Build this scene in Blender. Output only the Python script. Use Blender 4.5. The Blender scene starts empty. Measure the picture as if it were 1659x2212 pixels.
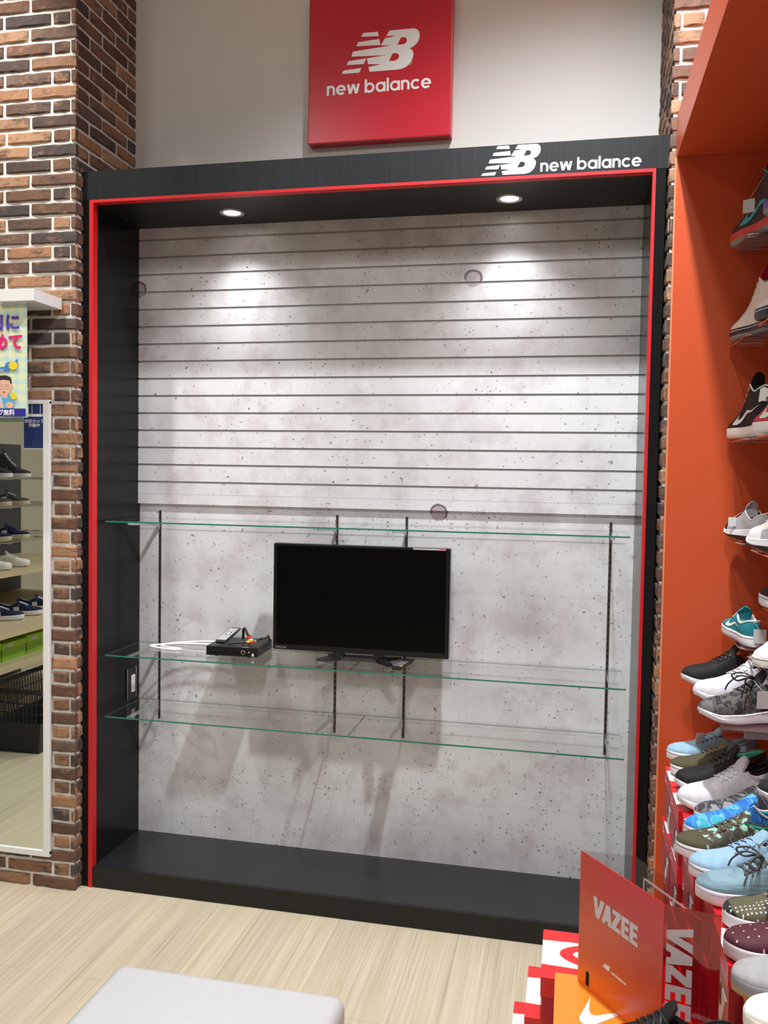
import bpy, bmesh, math, random
from mathutils import Vector, Matrix, noise
from mathutils.geometry import tessellate_polygon
random.seed(7)
PI = math.pi
sc = bpy.context.scene
COL = sc.collection

# ------------------------------------------------------------------ camera
CAM = Vector((1.884, -3.130, 1.700))
yaw, pitch, roll = math.radians(12.178), math.radians(-2.458), math.radians(0.947)
f_ = Vector((-math.sin(yaw) * math.cos(pitch), math.cos(yaw) * math.cos(pitch), math.sin(pitch)))
r_ = Vector((math.cos(yaw), math.sin(yaw), 0))
u_ = r_.cross(f_)
r2 = r_ * math.cos(roll) + u_ * math.sin(roll)
u2 = -r_ * math.sin(roll) + u_ * math.cos(roll)
cam_data = bpy.data.cameras.new('camera')
cam = bpy.data.objects.new('camera', cam_data)
COL.objects.link(cam)
cam.matrix_world = Matrix(((r2.x, u2.x, -f_.x, CAM.x), (r2.y, u2.y, -f_.y, CAM.y), (r2.z, u2.z, -f_.z, CAM.z), (0, 0, 0, 1)))
cam_data.sensor_fit = 'HORIZONTAL'
cam_data.sensor_width = 36
cam_data.lens = 1864.6 / 1659 * 36
cam_data.clip_start = 0.05
sc.camera = cam

# ------------------------------------------------------------------ light and exposure
sc.view_settings.view_transform = 'Standard'
sc.view_settings.look = 'None'
sc.view_settings.gamma = 1
sc.view_settings.exposure = 0.06
sc.view_settings.use_curve_mapping = False
sc.cycles.max_bounces = 8
sc.cycles.transparent_max_bounces = 24
sc.cycles.sample_clamp_indirect = 6
w = bpy.data.worlds.new('shop_world'); sc.world = w
w.use_nodes = True
w.node_tree.nodes['Background'].inputs[0].default_value = (0.9, 0.95, 1.0, 1)
w.node_tree.nodes['Background'].inputs[1].default_value = 0.30

def area(name, loc, sx, sy, power, col=(0.97, 0.985, 1.0)):
    d = bpy.data.lights.new(name, 'AREA'); d.shape = 'RECTANGLE'; d.size = sx; d.size_y = sy; d.energy = power; d.color = col
    o = bpy.data.objects.new(name, d); COL.objects.link(o); o.location = loc
    return o
# rows of shop ceiling lamps
area('ceiling_lamp', (1.7, -3.9, 4.55), 0.5, 1.6, 44)
area('ceiling_lamp', (-0.6, -4.2, 4.55), 0.5, 1.6, 44)
area('ceiling_lamp', (3.9, -4.2, 4.55), 0.5, 1.6, 36)
def spot(name, loc, power, ang, blend, rad=0.035, col=(0.98, 0.99, 1.0)):
    d = bpy.data.lights.new(name, 'SPOT'); d.energy = power; d.spot_size = math.radians(ang); d.spot_blend = blend; d.shadow_soft_size = rad; d.color = col
    o = bpy.data.objects.new(name, d); COL.objects.link(o); o.location = loc
    return o
spot('downlight_beam', (0.513, 0.203, 2.742), 26, 105, 1.0)
spot('downlight_beam', (1.630, 0.207, 2.742), 26, 105, 1.0)
# small ceiling spots of the shop just in front of the cabinet
spot('ceiling_spot', (1.88, -1.03, 4.5), 560, 118, 0.85, 0.06, (0.96, 0.98, 1.0))
spot('ceiling_spot', (1.62, -3.60, 4.5), 150, 150, 0.6, 0.08)
o_ = spot('ceiling_spot', (-0.45, -1.00, 4.5), 270, 44, 1.0, 0.05, (1, 0.95, 0.88))
o_.rotation_euler = (Vector((-0.30, -0.05, 2.75)) - o_.location).to_track_quat('-Z', 'Y').to_euler()

# ------------------------------------------------------------------ helpers
class MB:
    def __init__(s): s.v = []; s.f = []; s.m = []; s.c = []; s.col = (1, 1, 1)
    def add(s, vs, fs, mi=0, M=None):
        n = len(s.v)
        for p in vs:
            p = Vector(p); s.v.append(tuple(M @ p) if M else tuple(p))
        for fc in fs:
            s.f.append([n + i for i in fc]); s.m.append(mi); s.c.append(s.col)
    def box(s, a, b, mi=0, M=None):
        x0, y0, z0 = a; x1, y1, z1 = b
        vs = [(x0, y0, z0), (x1, y0, z0), (x1, y1, z0), (x0, y1, z0), (x0, y0, z1), (x1, y0, z1), (x1, y1, z1), (x0, y1, z1)]
        s.add(vs, [(0, 3, 2, 1), (4, 5, 6, 7), (0, 1, 5, 4), (1, 2, 6, 5), (2, 3, 7, 6), (3, 0, 4, 7)], mi, M)
    def cbox(s, a, b, c=0.004, mi=0, M=None):
        # box with chamfered edges
        x0, y0, z0 = a; x1, y1, z1 = b
        bm = bmesh.new(); bmesh.ops.create_cube(bm, size=1)
        for v in bm.verts:
            v.co = Vector(((x0 + x1) / 2 + v.co.x * (x1 - x0), (y0 + y1) / 2 + v.co.y * (y1 - y0), (z0 + z1) / 2 + v.co.z * (z1 - z0)))
        bmesh.ops.bevel(bm, geom=list(bm.edges), offset=c, segments=2, affect='EDGES', profile=0.6)
        bm.verts.index_update()
        s.add([v.co.copy() for v in bm.verts], [[v.index for v in fc.verts] for fc in bm.faces], mi, M); bm.free()
    def tube(s, pts, r, mi=0, n=8, closed=False, M=None, flat=1.0):
        pts = [Vector(p) for p in pts]; N = len(pts); vs = []; fs = []
        prev = None
        for i, p in enumerate(pts):
            if closed: t = (pts[(i + 1) % N] - pts[i - 1])
            else: t = pts[min(i + 1, N - 1)] - pts[max(i - 1, 0)]
            if t.length < 1e-9: t = Vector((0, 0, 1))
            t.normalize()
            if prev is None:
                up = Vector((0, 0, 1)) if abs(t.z) < 0.9 else Vector((1, 0, 0))
            else: up = prev
            a = up - t * up.dot(t); a.normalize(); b = t.cross(a); prev = a
            rr = r[i] if isinstance(r, (list, tuple)) else r
            for k in range(n):
                th = 2 * PI * k / n
                vs.append(p + a * (rr * flat * math.cos(th)) + b * (rr * math.sin(th)))
        for i in range(N if closed else N - 1):
            j = (i + 1) % N
            for k in range(n):
                fs.append((i * n + k, i * n + (k + 1) % n, j * n + (k + 1) % n, j * n + k))
        if not closed:
            fs.append(tuple(range(n - 1, -1, -1))); fs.append(tuple((N - 1) * n + k for k in range(n)))
        s.add(vs, fs, mi, M)
    def cyl(s, p0, p1, r, mi=0, n=20, M=None): s.tube([p0, p1], r, mi, n, M=M)
    def prism(s, loops, F, th=0.001, mi=0):
        # loops: outer ring then holes in 2D; F maps (a, b, height) to a point
        tri = tessellate_polygon([[Vector((p[0], p[1], 0)) for p in L] for L in loops])
        flat = [p for L in loops for p in L]; n = len(flat)
        vs = [F(p[0], p[1], th) for p in flat] + [F(p[0], p[1], 0) for p in flat]
        fs = []
        for t in tri:
            a, b, c = [flat[i] for i in t]
            if (b[0] - a[0]) * (c[1] - a[1]) - (b[1] - a[1]) * (c[0] - a[0]) < 0: t = (t[0], t[2], t[1])
            fs.append(tuple(t))
        k = 0
        for L in loops:
            for i in range(len(L)):
                j = (i + 1) % len(L); fs.append((k + i, k + j, n + k + j, n + k + i))
            k += len(L)
        s.add(vs, fs, mi)
    def grid(s, P, mi=0, closed_u=False, matf=None):
        nu = len(P); nv = len(P[0]); n = len(s.v)
        for row in P: s.v.extend([tuple(p) for p in row])
        for i in range(nu if closed_u else nu - 1):
            for j in range(nv - 1):
                i2 = (i + 1) % nu
                s.f.append([n + i * nv + j, n + i2 * nv + j, n + i2 * nv + j + 1, n + i * nv + j + 1])
                s.m.append(matf(i, j) if matf else mi); s.c.append(s.col)
    def build(s, name, mats, parent=None, smooth=False, color=False, loc=None):
        me = bpy.data.meshes.new(name); me.from_pydata(s.v, [], s.f)
        if not isinstance(mats, (list, tuple)): mats = [mats]
        for m in mats: me.materials.append(m)
        for i, p in enumerate(me.polygons):
            p.material_index = min(s.m[i], len(mats) - 1); p.use_smooth = smooth
        if color:
            at = me.color_attributes.new('tone', 'FLOAT_COLOR', 'CORNER')
            for p in me.polygons:
                c = s.c[p.index]
                for li in p.loop_indices: at.data[li].color = (c[0], c[1], c[2], 1)
        if smooth:
            try: me.set_sharp_from_angle(angle=math.radians(42))
            except Exception: pass
        me.update()
        o = bpy.data.objects.new(name, me); COL.objects.link(o)
        if parent: o.parent = parent
        if loc: o.location = loc
        return o

def tag(o, label=None, cat=None, group=None, kind=None):
    if label: o['label'] = label
    if cat: o['category'] = cat
    if group: o['group'] = group
    if kind: o['kind'] = kind
    return o
def empty(name, loc=(0, 0, 0), rz=0, label=None, cat=None, group=None):
    o = bpy.data.objects.new(name, None); COL.objects.link(o); o.location = loc; o.rotation_euler = (0, 0, rz); o.empty_display_size = 0.05
    return tag(o, label, cat, group)
def plane_map(O, A, B, N=None):
    O = Vector(O); A = Vector(A).normalized(); B = Vector(B).normalized(); N = A.cross(B) if N is None else Vector(N)
    return lambda a, b, h=0: O + A * a + B * b + N * h
def pw(knots, x):
    if x <= knots[0][0]: return knots[0][1]
    n = len(knots)
    for i in range(n - 1):
        x0, y0 = knots[i]; x1, y1 = knots[i + 1]
        if x <= x1:
            h = x1 - x0; t = (x - x0) / h
            def sl(j):
                if j <= 0 or j >= n - 1: return None
                a = (knots[j][1] - knots[j - 1][1]) / (knots[j][0] - knots[j - 1][0]); b = (knots[j + 1][1] - knots[j][1]) / (knots[j + 1][0] - knots[j][0])
                return 0 if a * b <= 0 else 2 * a * b / (a + b)
            m0 = sl(i); m1 = sl(i + 1); d = (y1 - y0) / h
            m0 = d if m0 is None else m0; m1 = d if m1 is None else m1
            return y0 * (1 + 2 * t) * (1 - t) ** 2 + h * m0 * t * (1 - t) ** 2 + y1 * t * t * (3 - 2 * t) + h * m1 * t * t * (t - 1)
    return knots[-1][1]

# ------------------------------------------------------------------ materials
def mat(name, col, rough=0.5, metal=0.0, spec=0.5, emit=None, es=0, coat=0.0):
    m = bpy.data.materials.new(name); m.use_nodes = True; b = m.node_tree.nodes['Principled BSDF']
    b.inputs['Base Color'].default_value = (*col, 1); b.inputs['Roughness'].default_value = rough; b.inputs['Metallic'].default_value = metal
    b.inputs['Specular IOR Level'].default_value = spec; b.inputs['Coat Weight'].default_value = coat
    if emit: b.inputs['Emission Color'].default_value = (*emit, 1); b.inputs['Emission Strength'].default_value = es
    return m
class NT:
    def __init__(s, m): s.m = m; s.t = m.node_tree; s.b = s.t.nodes.get('Principled BSDF')
    def n(s, typ, **kw):
        x = s.t.nodes.new(typ)
        for k, v in kw.items():
            if k.startswith('i_'):
                key = k[2:]; key = int(key) if key.isdigit() else key.replace('_', ' ')
                x.inputs[key].default_value = v
            else: setattr(x, k, v)
        return x
    def l(s, a, b): s.t.links.new(a, b)
    def coord(s, scale=(1, 1, 1), loc=(0, 0, 0), rot=(0, 0, 0)):
        c = s.n('ShaderNodeTexCoord'); m = s.n('ShaderNodeMapping'); m.inputs['Scale'].default_value = scale; m.inputs['Location'].default_value = loc; m.inputs['Rotation'].default_value = rot
        s.l(c.outputs['Object'], m.inputs['Vector']); return m.outputs[0]
    def noise(s, vec, scale, detail=4, rough=0.6):
        x = s.n('ShaderNodeTexNoise'); x.inputs['Scale'].default_value = scale; x.inputs['Detail'].default_value = detail; x.inputs['Roughness'].default_value = rough
        s.l(vec, x.inputs['Vector']); return x.outputs['Fac']
    def ramp(s, fac, stops, interp='LINEAR'):
        x = s.n('ShaderNodeValToRGB'); cr = x.color_ramp; cr.interpolation = interp
        while len(cr.elements) > 1: cr.elements.remove(cr.elements[-1])
        for i, (p, c) in enumerate(stops):
            if isinstance(c, (int, float)): c = (c, c, c)
            e = cr.elements[0] if i == 0 else cr.elements.new(p)
            e.position = p; e.color = (*c, 1)
        s.l(fac, x.inputs['Fac']); return x.outputs['Color']
    def mix(s, fac, a, b, blend='MIX'):
        x = s.n('ShaderNodeMix', data_type='RGBA', blend_type=blend)
        for src, k in ((fac, 0), (a, 6), (b, 7)):
            if isinstance(src, (int, float)): x.inputs[k].default_value = src if k == 0 else (src, src, src, 1)
            elif isinstance(src, tuple): x.inputs[k].default_value = (*src, 1)
            else: s.l(src, x.inputs[k])
        return x.outputs[2]
    def math(s, op, a, b=0.0, c=None):
        x = s.n('ShaderNodeMath', operation=op)
        for k, src in enumerate((a, b, c)):
            if src is None: continue
            if isinstance(src, (int, float)): x.inputs[k].default_value = src
            else: s.l(src, x.inputs[k])
        return x.outputs[0]
    def bump(s, h, strength=0.3, dist=0.01):
        x = s.n('ShaderNodeBump'); x.inputs['Strength'].default_value = strength; x.inputs['Distance'].default_value = dist
        s.l(h, x.inputs['Height']); s.l(x.outputs[0], s.b.inputs['Normal'])
    def base(s, c): s.l(c, s.b.inputs['Base Color'])

def m_concrete():
    m = mat('printed_concrete', (0.6, 0.6, 0.6), 0.36); t = NT(m)
    v = t.coord()
    n1 = t.noise(v, 1.6, 6, 0.65); n2 = t.noise(t.coord(loc=(5, 2, 9)), 5.0, 8, 0.7); n3 = t.noise(t.coord((6, 1, 1.2)), 1.5, 3, 0.5)
    base = t.ramp(n1, [(0.35, (0.48, 0.475, 0.49)), (0.48, (0.58, 0.585, 0.60)), (0.62, (0.66, 0.67, 0.685))])
    blot = t.ramp(n2, [(0.48, 0.0), (0.60, 0.6), (0.72, 1.0)])
    c = t.mix(t.math('MULTIPLY', blot, 0.66), base, (0.34, 0.275, 0.30))
    lite = t.ramp(n3, [(0.35, 0.0), (0.75, 0.5)]); c = t.mix(lite, c, (0.69, 0.70, 0.72))
    # small dark pits, clustered
    vo = t.n('ShaderNodeTexVoronoi'); vo.inputs['Scale'].default_value = 62; vo.inputs['Randomness'].default_value = 1
    dist = t.n('ShaderNodeVectorMath', operation='ADD'); nn = t.n('ShaderNodeTexNoise'); nn.inputs['Scale'].default_value = 60; t.l(v, nn.inputs['Vector'])
    sc_ = t.n('ShaderNodeVectorMath', operation='SCALE'); sc_.inputs['Scale'].default_value = 0.022; t.l(nn.outputs['Color'], sc_.inputs[0])
    t.l(v, dist.inputs[0]); t.l(sc_.outputs[0], dist.inputs[1]); t.l(dist.outputs[0], vo.inputs['Vector'])
    clus = t.ramp(t.noise(t.coord(loc=(3, 7, 1)), 4.5, 4, 0.7), [(0.44, 0.0), (0.66, 1.0)])
    rnd = t.n('ShaderNodeSeparateColor'); t.l(vo.outputs['Color'], rnd.inputs[0])
    keep = t.math('GREATER_THAN', t.math('ADD', t.math('MULTIPLY', clus, 0.72), rnd.outputs[0]), 0.91)
    thr = t.math('ADD', t.math('MULTIPLY', rnd.outputs[1], 0.30), 0.05)
    pit = t.math('MULTIPLY', t.math('LESS_THAN', vo.outputs['Distance'], thr), keep)
    c = t.mix(t.math('MULTIPLY', pit, t.math('ADD', t.math('MULTIPLY', rnd.outputs[2], 0.6), 0.3)), c, (0.07, 0.055, 0.06))
    v2 = t.n('ShaderNodeTexVoronoi'); v2.inputs['Scale'].default_value = 13; v2.inputs['Randomness'].default_value = 1
    s2 = t.n('ShaderNodeVectorMath', operation='SCALE'); s2.inputs['Scale'].default_value = 0.05; t.l(nn.outputs['Color'], s2.inputs[0]); a2 = t.n('ShaderNodeVectorMath', operation='ADD'); t.l(v, a2.inputs[0]); t.l(s2.outputs[0], a2.inputs[1]); t.l(a2.outputs[0], v2.inputs['Vector'])
    r3 = t.n('ShaderNodeSeparateColor'); t.l(v2.outputs['Color'], r3.inputs[0])
    big = t.math('MULTIPLY', t.math('LESS_THAN', v2.outputs['Distance'], 0.085), t.math('GREATER_THAN', r3.outputs[0], 0.78)); c = t.mix(t.math('MULTIPLY', big, 0.75), c, (0.10, 0.075, 0.085))
    # formwork tie holes printed on the panel
    xyz = t.n('ShaderNodeSeparateXYZ'); t.l(v, xyz.inputs[0])
    wob = t.noise(v, 38, 3, 0.6)
    ring = None; disk = None
    for cx, cz in ((1.480, 2.493), (0.016, 2.490), (1.357, 1.548)):
        dx = t.math('SUBTRACT', xyz.outputs[0], cx); dz = t.math('SUBTRACT', xyz.outputs[2], cz)
        d = t.math('SQRT', t.math('ADD', t.math('MULTIPLY', dx, dx), t.math('MULTIPLY', dz, dz)))
        d = t.math('ADD', d, t.math('MULTIPLY', t.math('SUBTRACT', wob, 0.5), 0.012))
        r1 = t.math('MULTIPLY', t.math('LESS_THAN', t.math('ABSOLUTE', t.math('SUBTRACT', d, 0.033)), 0.0045), t.math('GREATER_THAN', t.math('ADD', dz, t.math('MULTIPLY', dx, 0.3)), -0.012))
        d1 = t.math('LESS_THAN', d, 0.034)
        ring = r1 if ring is None else t.math('MAXIMUM', ring, r1); disk = d1 if disk is None else t.math('MAXIMUM', disk, d1)
    c = t.mix(t.math('MULTIPLY', disk, 0.85), c, t.mix(wob, (0.20, 0.14, 0.165), (0.50, 0.43, 0.45)))
    c = t.mix(t.math('MULTIPLY', ring, 0.85), c, (0.10, 0.075, 0.085))
    t.base(c); return m

def m_floor():
    m = mat('vinyl_plank', (0.6, 0.5, 0.36), 0.38); t = NT(m)
    g1 = t.noise(t.coord((95, 1.1, 1)), 1.0, 4, 0.65); g2 = t.noise(t.coord((260, 2.0, 1), loc=(2, 5, 0)), 1.0, 3, 0.6); g3 = t.noise(t.coord((16, 0.8, 1), loc=(1, 1, 0)), 1.0, 3, 0.5)
    br = t.n('ShaderNodeTexBrick'); br.offset = 0.37; br.inputs['Scale'].default_value = 1; br.inputs['Mortar Size'].default_value = 0.0012
    br.inputs['Brick Width'].default_value = 0.92; br.inputs['Row Height'].default_value = 0.152; br.inputs['Mortar Smooth'].default_value = 0
    br.inputs['Color1'].default_value = (0.96, 0.96, 0.96, 1); br.inputs['Color2'].default_value = (1.04, 1.03, 1.0, 1); br.inputs['Mortar'].default_value = (0.80, 0.78, 0.74, 1)
    t.l(t.coord(rot=(0, 0, PI / 2)), br.inputs['Vector'])
    c = t.ramp(g1, [(0.32, (0.36, 0.30, 0.20)), (0.46, (0.57, 0.495, 0.355)), (0.58, (0.66, 0.585, 0.43)), (0.72, (0.74, 0.67, 0.515))])
    c = t.mix(0.55, c, t.ramp(g2, [(0.34, (0.38, 0.325, 0.22)), (0.48, (0.60, 0.53, 0.385)), (0.66, (0.73, 0.66, 0.50))]))
    c = t.mix(0.22, c, t.ramp(g3, [(0.35, (0.42, 0.34, 0.235)), (0.65, (0.76, 0.68, 0.55))]))
    c = t.mix(1.0, c, br.outputs['Color'], 'MULTIPLY')
    t.base(c); t.bump(g2, 0.05, 0.002); return m

def m_brick():
    m = mat('painted_brick', (0.3, 0.15, 0.09), 0.8); t = NT(m)
    a = t.n('ShaderNodeAttribute'); a.attribute_name = 'tone'
    n1 = t.noise(t.coord((9, 9, 26)), 1.4, 6, 0.72); n2 = t.noise(t.coord((14, 14, 22), loc=(3, 1, 4)), 1.0, 5, 0.65); n3 = t.noise(t.coord(), 130, 4, 0.7)
    c = t.mix(t.ramp(n1, [(0.52, 0.0), (0.64, 0.85)]), a.outputs['Color'], (0.060, 0.048, 0.045))
    c = t.mix(t.ramp(n2, [(0.56, 0.0), (0.68, 0.8)]), c, (0.37, 0.205, 0.12))
    c = t.mix(0.35, c, t.ramp(n3, [(0.3, 0.06), (0.7, 0.5)]), 'OVERLAY')
    t.base(c); t.bump(t.mix(0.5, n3, n2), 0.55, 0.004); return m
def m_mortar():
    m = mat('lime_mortar', (0.62, 0.61, 0.57), 0.9); t = NT(m)
    n = t.noise(t.coord(), 70, 5, 0.7); t.base(t.ramp(n, [(0.3, (0.62, 0.61, 0.57)), (0.6, (0.76, 0.75, 0.72))])); t.bump(n, 0.6, 0.004); return m
def m_noisy(name, cols, scale, rough=0.75, vec=(1, 1, 1), interp='CONSTANT', detail=2):
    m = mat(name, cols[0], rough); t = NT(m); n = t.noise(t.coord(vec), scale, detail, 0.5)
    k = len(cols); st = [(0 if i == 0 else 0.36 + 0.28 * i / k, c) for i, c in enumerate(cols)]
    t.base(t.ramp(n, st, interp)); return m
def m_dots(name, base, dot, scale, thr, under=None, square=False):
    m = mat(name, base, 0.7); t = NT(m); vo = t.n('ShaderNodeTexVoronoi'); vo.inputs['Scale'].default_value = scale; vo.inputs['Randomness'].default_value = 0.15; vo.voronoi_dimensions = '2D'
    if square: vo.distance = 'CHEBYCHEV'
    t.l(t.coord(), vo.inputs['Vector']); f = t.math('LESS_THAN', vo.outputs['Distance'], thr)
    b = base
    if under:
        n = t.noise(t.coord(), 11, 2, 0.5); b = t.ramp(n, [(0, under[0]), (0.42, under[1]), (0.54, under[2]), (0.62, under[0])], 'CONSTANT')
        f = t.math('MULTIPLY', f, t.math('GREATER_THAN', t.noise(t.coord(loc=(2, 2, 2)), 16, 1, 0.5), 0.5))
    t.base(t.mix(f, b, dot)); return m
def m_fabric(name, col, rough=0.85, weave=900, strength=0.25, var=0.12):
    m = mat(name, col, rough, spec=0.3); t = NT(m)
    ck = t.n('ShaderNodeTexChecker'); ck.inputs['Scale'].default_value = weave / 2; t.l(t.coord(), ck.inputs['Vector'])
    n = t.noise(t.coord(), 60, 4, 0.6)
    lo = tuple(c * (1 - var) for c in col); hi = tuple(min(1, c * (1 + var)) for c in col)
    t.base(t.ramp(n, [(0.3, lo), (0.7, hi)])); t.bump(ck.outputs['Fac'], strength, 0.0006); return m
def m_glassy(name, tint, rough=0.0, ior=1.5, body=None, bodyf=0.0):
    m = bpy.data.materials.new(name); m.use_nodes = True; t = NT(m); t.t.nodes.remove(t.b)
    out = t.t.nodes['Material Output']
    tr = t.n('ShaderNodeBsdfTransparent'); tr.inputs[0].default_value = (*tint, 1)
    gl = t.n('ShaderNodeBsdfGlossy'); gl.inputs['Roughness'].default_value = rough; gl.inputs[0].default_value = (1, 1, 1, 1)
    fr = t.n('ShaderNodeFresnel'); fr.inputs[0].default_value = ior; ge = t.n('ShaderNodeNewGeometry')
    mx = t.n('ShaderNodeMixShader'); t.l(t.math('MULTIPLY', fr.outputs[0], t.math('SUBTRACT', 1.0, ge.outputs['Backfacing'])), mx.inputs[0])
    if body:
        df = t.n('ShaderNodeBsdfDiffuse'); df.inputs[0].default_value = (*body, 1)
        m2 = t.n('ShaderNodeMixShader'); m2.inputs[0].default_value = bodyf; t.l(tr.outputs[0], m2.inputs[1]); t.l(df.outputs[0], m2.inputs[2]); t.l(m2.outputs[0], mx.inputs[1])
    else: t.l(tr.outputs[0], mx.inputs[1])
    t.l(gl.outputs[0], mx.inputs[2]); t.l(mx.outputs[0], out.inputs[0]); return m
def m_grainblack():
    m = mat('black_laminate', (0.012, 0.0125, 0.014), 0.2, spec=0.6); t = NT(m)
    n = t.noise(t.coord((220, 220, 1.5)), 1.0, 3, 0.6); t.l(t.ramp(n, [(0.3, 0.16), (0.7, 0.30)]), t.b.inputs['Roughness'])
    return m
def m_header():
    m = mat('black_woodgrain', (0.014, 0.016, 0.019), 0.38, spec=0.3); t = NT(m)
    n = t.noise(t.coord((330, 330, 3)), 1.0, 3, 0.65); t.base(t.ramp(n, [(0.35, (0.007, 0.009, 0.011)), (0.7, (0.015, 0.018, 0.022))])); t.bump(n, 0.25, 0.001)
    return m
M = {}
M['concrete'] = m_concrete(); M['floor'] = m_floor(); M['brick'] = m_brick(); M['mortar'] = m_mortar()
M['black'] = mat('black_laminate', (0.009, 0.0095, 0.010), 0.22, spec=0.14); M['header'] = m_header()
M['plinth'] = mat('plinth_black', (0.012, 0.0125, 0.011), 0.45, spec=0.3)
M['inner_floor'] = mat('plinth_top_black', (0.015, 0.016, 0.018), 0.32, spec=0.45)
M['red'] = mat('red_trim', (0.56, 0.008, 0.013), 0.45)
M['white_wall'] = m_noisy('white_wallpaper', [(0.60, 0.585, 0.56), (0.63, 0.615, 0.59)], 120, 0.85, interp='LINEAR')
M['cream'] = m_noisy('cream_plaster', [(0.62, 0.57, 0.46), (0.66, 0.61, 0.5)], 3, 0.8, interp='LINEAR')
M['groove'] = mat('slat_channel', (0.36, 0.375, 0.37), 0.4)
M['white'] = mat('white_plastic', (0.8, 0.8, 0.8), 0.4)
M['ink'] = mat('white_lettering', (0.86, 0.87, 0.88), 0.45)
M['sign_red'] = mat('sign_red_gloss', (0.54, 0.008, 0.026), 0.26, spec=0.55)
M['chrome'] = mat('chrome', (0.75, 0.75, 0.76), 0.12, 1.0)
M['steel'] = mat('brushed_steel', (0.55, 0.55, 0.55), 0.28, 1.0)
M['slot'] = mat('slotted_standard', (0.10, 0.085, 0.075), 0.4, 0.7)
M['slotdark'] = mat('slot_hole', (0.004, 0.004, 0.004), 0.9)
M['glass'] = m_glassy('shelf_glass', (0.955, 0.975, 0.965), 0.0, 1.5)
M['glass_edge'] = mat('glass_edge_green', (0.012, 0.19, 0.125), 0.12, spec=0.8)
M['acrylic'] = m_glassy('clear_acrylic', (0.90, 0.89, 0.90), 0.03, 1.48)
M['smoke'] = m_glassy('smoked_acrylic', (0.75, 0.68, 0.66), 0.03, 1.48, (0.4, 0.25, 0.22), 0.08)
M['red_film'] = m_glassy('red_acrylic', (0.80, 0.10, 0.15), 0.04, 1.6, (0.5, 0.03, 0.05), 0.16)
M['orange'] = mat('orange_laminate', (0.57, 0.085, 0.025), 0.36)
M['orange_edge'] = mat('orange_edge', (0.85, 0.25, 0.12), 0.4)
M['mirror'] = mat('mirror_silver', (0.80, 0.85, 0.80), 0.0, 1.0)
M['tv'] = mat('tv_black', (0.005, 0.005, 0.006), 0.16, spec=0.35)
M['tvscreen'] = mat('tv_screen', (0.0012, 0.0012, 0.0013), 0.12, spec=0.10)
M['dark'] = mat('black_plastic', (0.010, 0.010, 0.011), 0.38)
M['grey'] = mat('grey_plastic', (0.25, 0.25, 0.26), 0.5)
M['bench'] = m_fabric('white_leatherette', (0.56, 0.565, 0.58), 0.42, 300, 0.05, 0.02)
M['bench_side'] = mat('pinkish_side', (0.42, 0.29, 0.25), 0.5)
M['lamp'] = mat('lamp_lens', (1, 1, 1), 0.5, emit=(1, 0.98, 0.92), es=14)
M['lamp_off'] = mat('lamp_rim', (0.6, 0.6, 0.6), 0.3, 0.6)

def structure(o): return tag(o, kind='structure')

# ------------------------------------------------------------------ the shell
b = MB(); b.box((-4.2, -7.5, -0.05), (4.6, 1.0, 0)); structure(b.build('floor', M['floor']))
b = MB(); b.box((-4.2, -7.5, 4.6), (4.6, 1.0, 4.65)); structure(b.build('ceiling', M['cream']))
b = MB(); b.box((-1.6, 0.425, 0), (4.6, 0.50, 4.6)); structure(b.build('wall_back', M['white_wall']))
b = MB(); b.box((-4.2, -7.5, 0), (-4.1, 1.0, 4.6)); structure(b.build('wall_left_far', M['cream']))
b = MB(); b.box((-4.2, -7.5, 0), (4.6, -7.4, 4.6)); structure(b.build('wall_front', M['cream']))

BP = 0.0562
TONES = [(0.17, 0.085, 0.055), (0.14, 0.075, 0.052), (0.19, 0.095, 0.06), (0.105, 0.066, 0.052), (0.22, 0.115, 0.07), (0.42, 0.22, 0.12), (0.47, 0.27, 0.16), (0.08, 0.06, 0.055), (0.16, 0.10, 0.075), (0.30, 0.16, 0.095)]
def brick(b, O, A, B, Nn, length, height, depth, rough=1.0):
    # a hand-made brick slip: uneven front face standing proud of the mortar
    F = plane_map(O, A, B, Nn); nx = max(2, int(length / 0.022)); ny = 3
    b.col = random.choice(TONES); k = random.uniform(0.8, 1.15); b.col = tuple(c * k for c in b.col)
    P = []; wob = [(random.uniform(-1, 1) * 0.0014, random.uniform(-1, 1) * 0.0014) for _ in range(nx + 1)]
    skew = random.uniform(-0.0015, 0.0015)
    for i in range(nx + 1):
        row = []; a = length * i / nx; ea = 0.0035 if i in (0, nx) else 0
        a2 = a + (0.0012 if i == 0 else -0.0012 if i == nx else 0) * random.uniform(0, 1)
        lo = wob[i][0] + skew * (i / nx - .5); hi = height + wob[i][1] + skew * (i / nx - .5)
        row.append(F(a2, lo, -0.012))
        row.append(F(a2, lo, depth - 0.004 - ea * 0.6))
        for j in range(1, ny):
            row.append(F(a2, lo + (hi - lo) * (0.12 if j == 1 else 0.88), depth - ea + random.uniform(-0.0022, 0.0015) * rough))
        row.append(F(a2, hi, depth - 0.004 - ea * 0.6)); row.append(F(a2, hi, -0.012))
        P.append(row)
    b.grid(P)
    n = len(P[0])
    b.add([P[0][i] for i in range(n)], [tuple(range(n))]); b.add([P[-1][i] for i in range(n)], [tuple(range(n - 1, -1, -1))])

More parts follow.
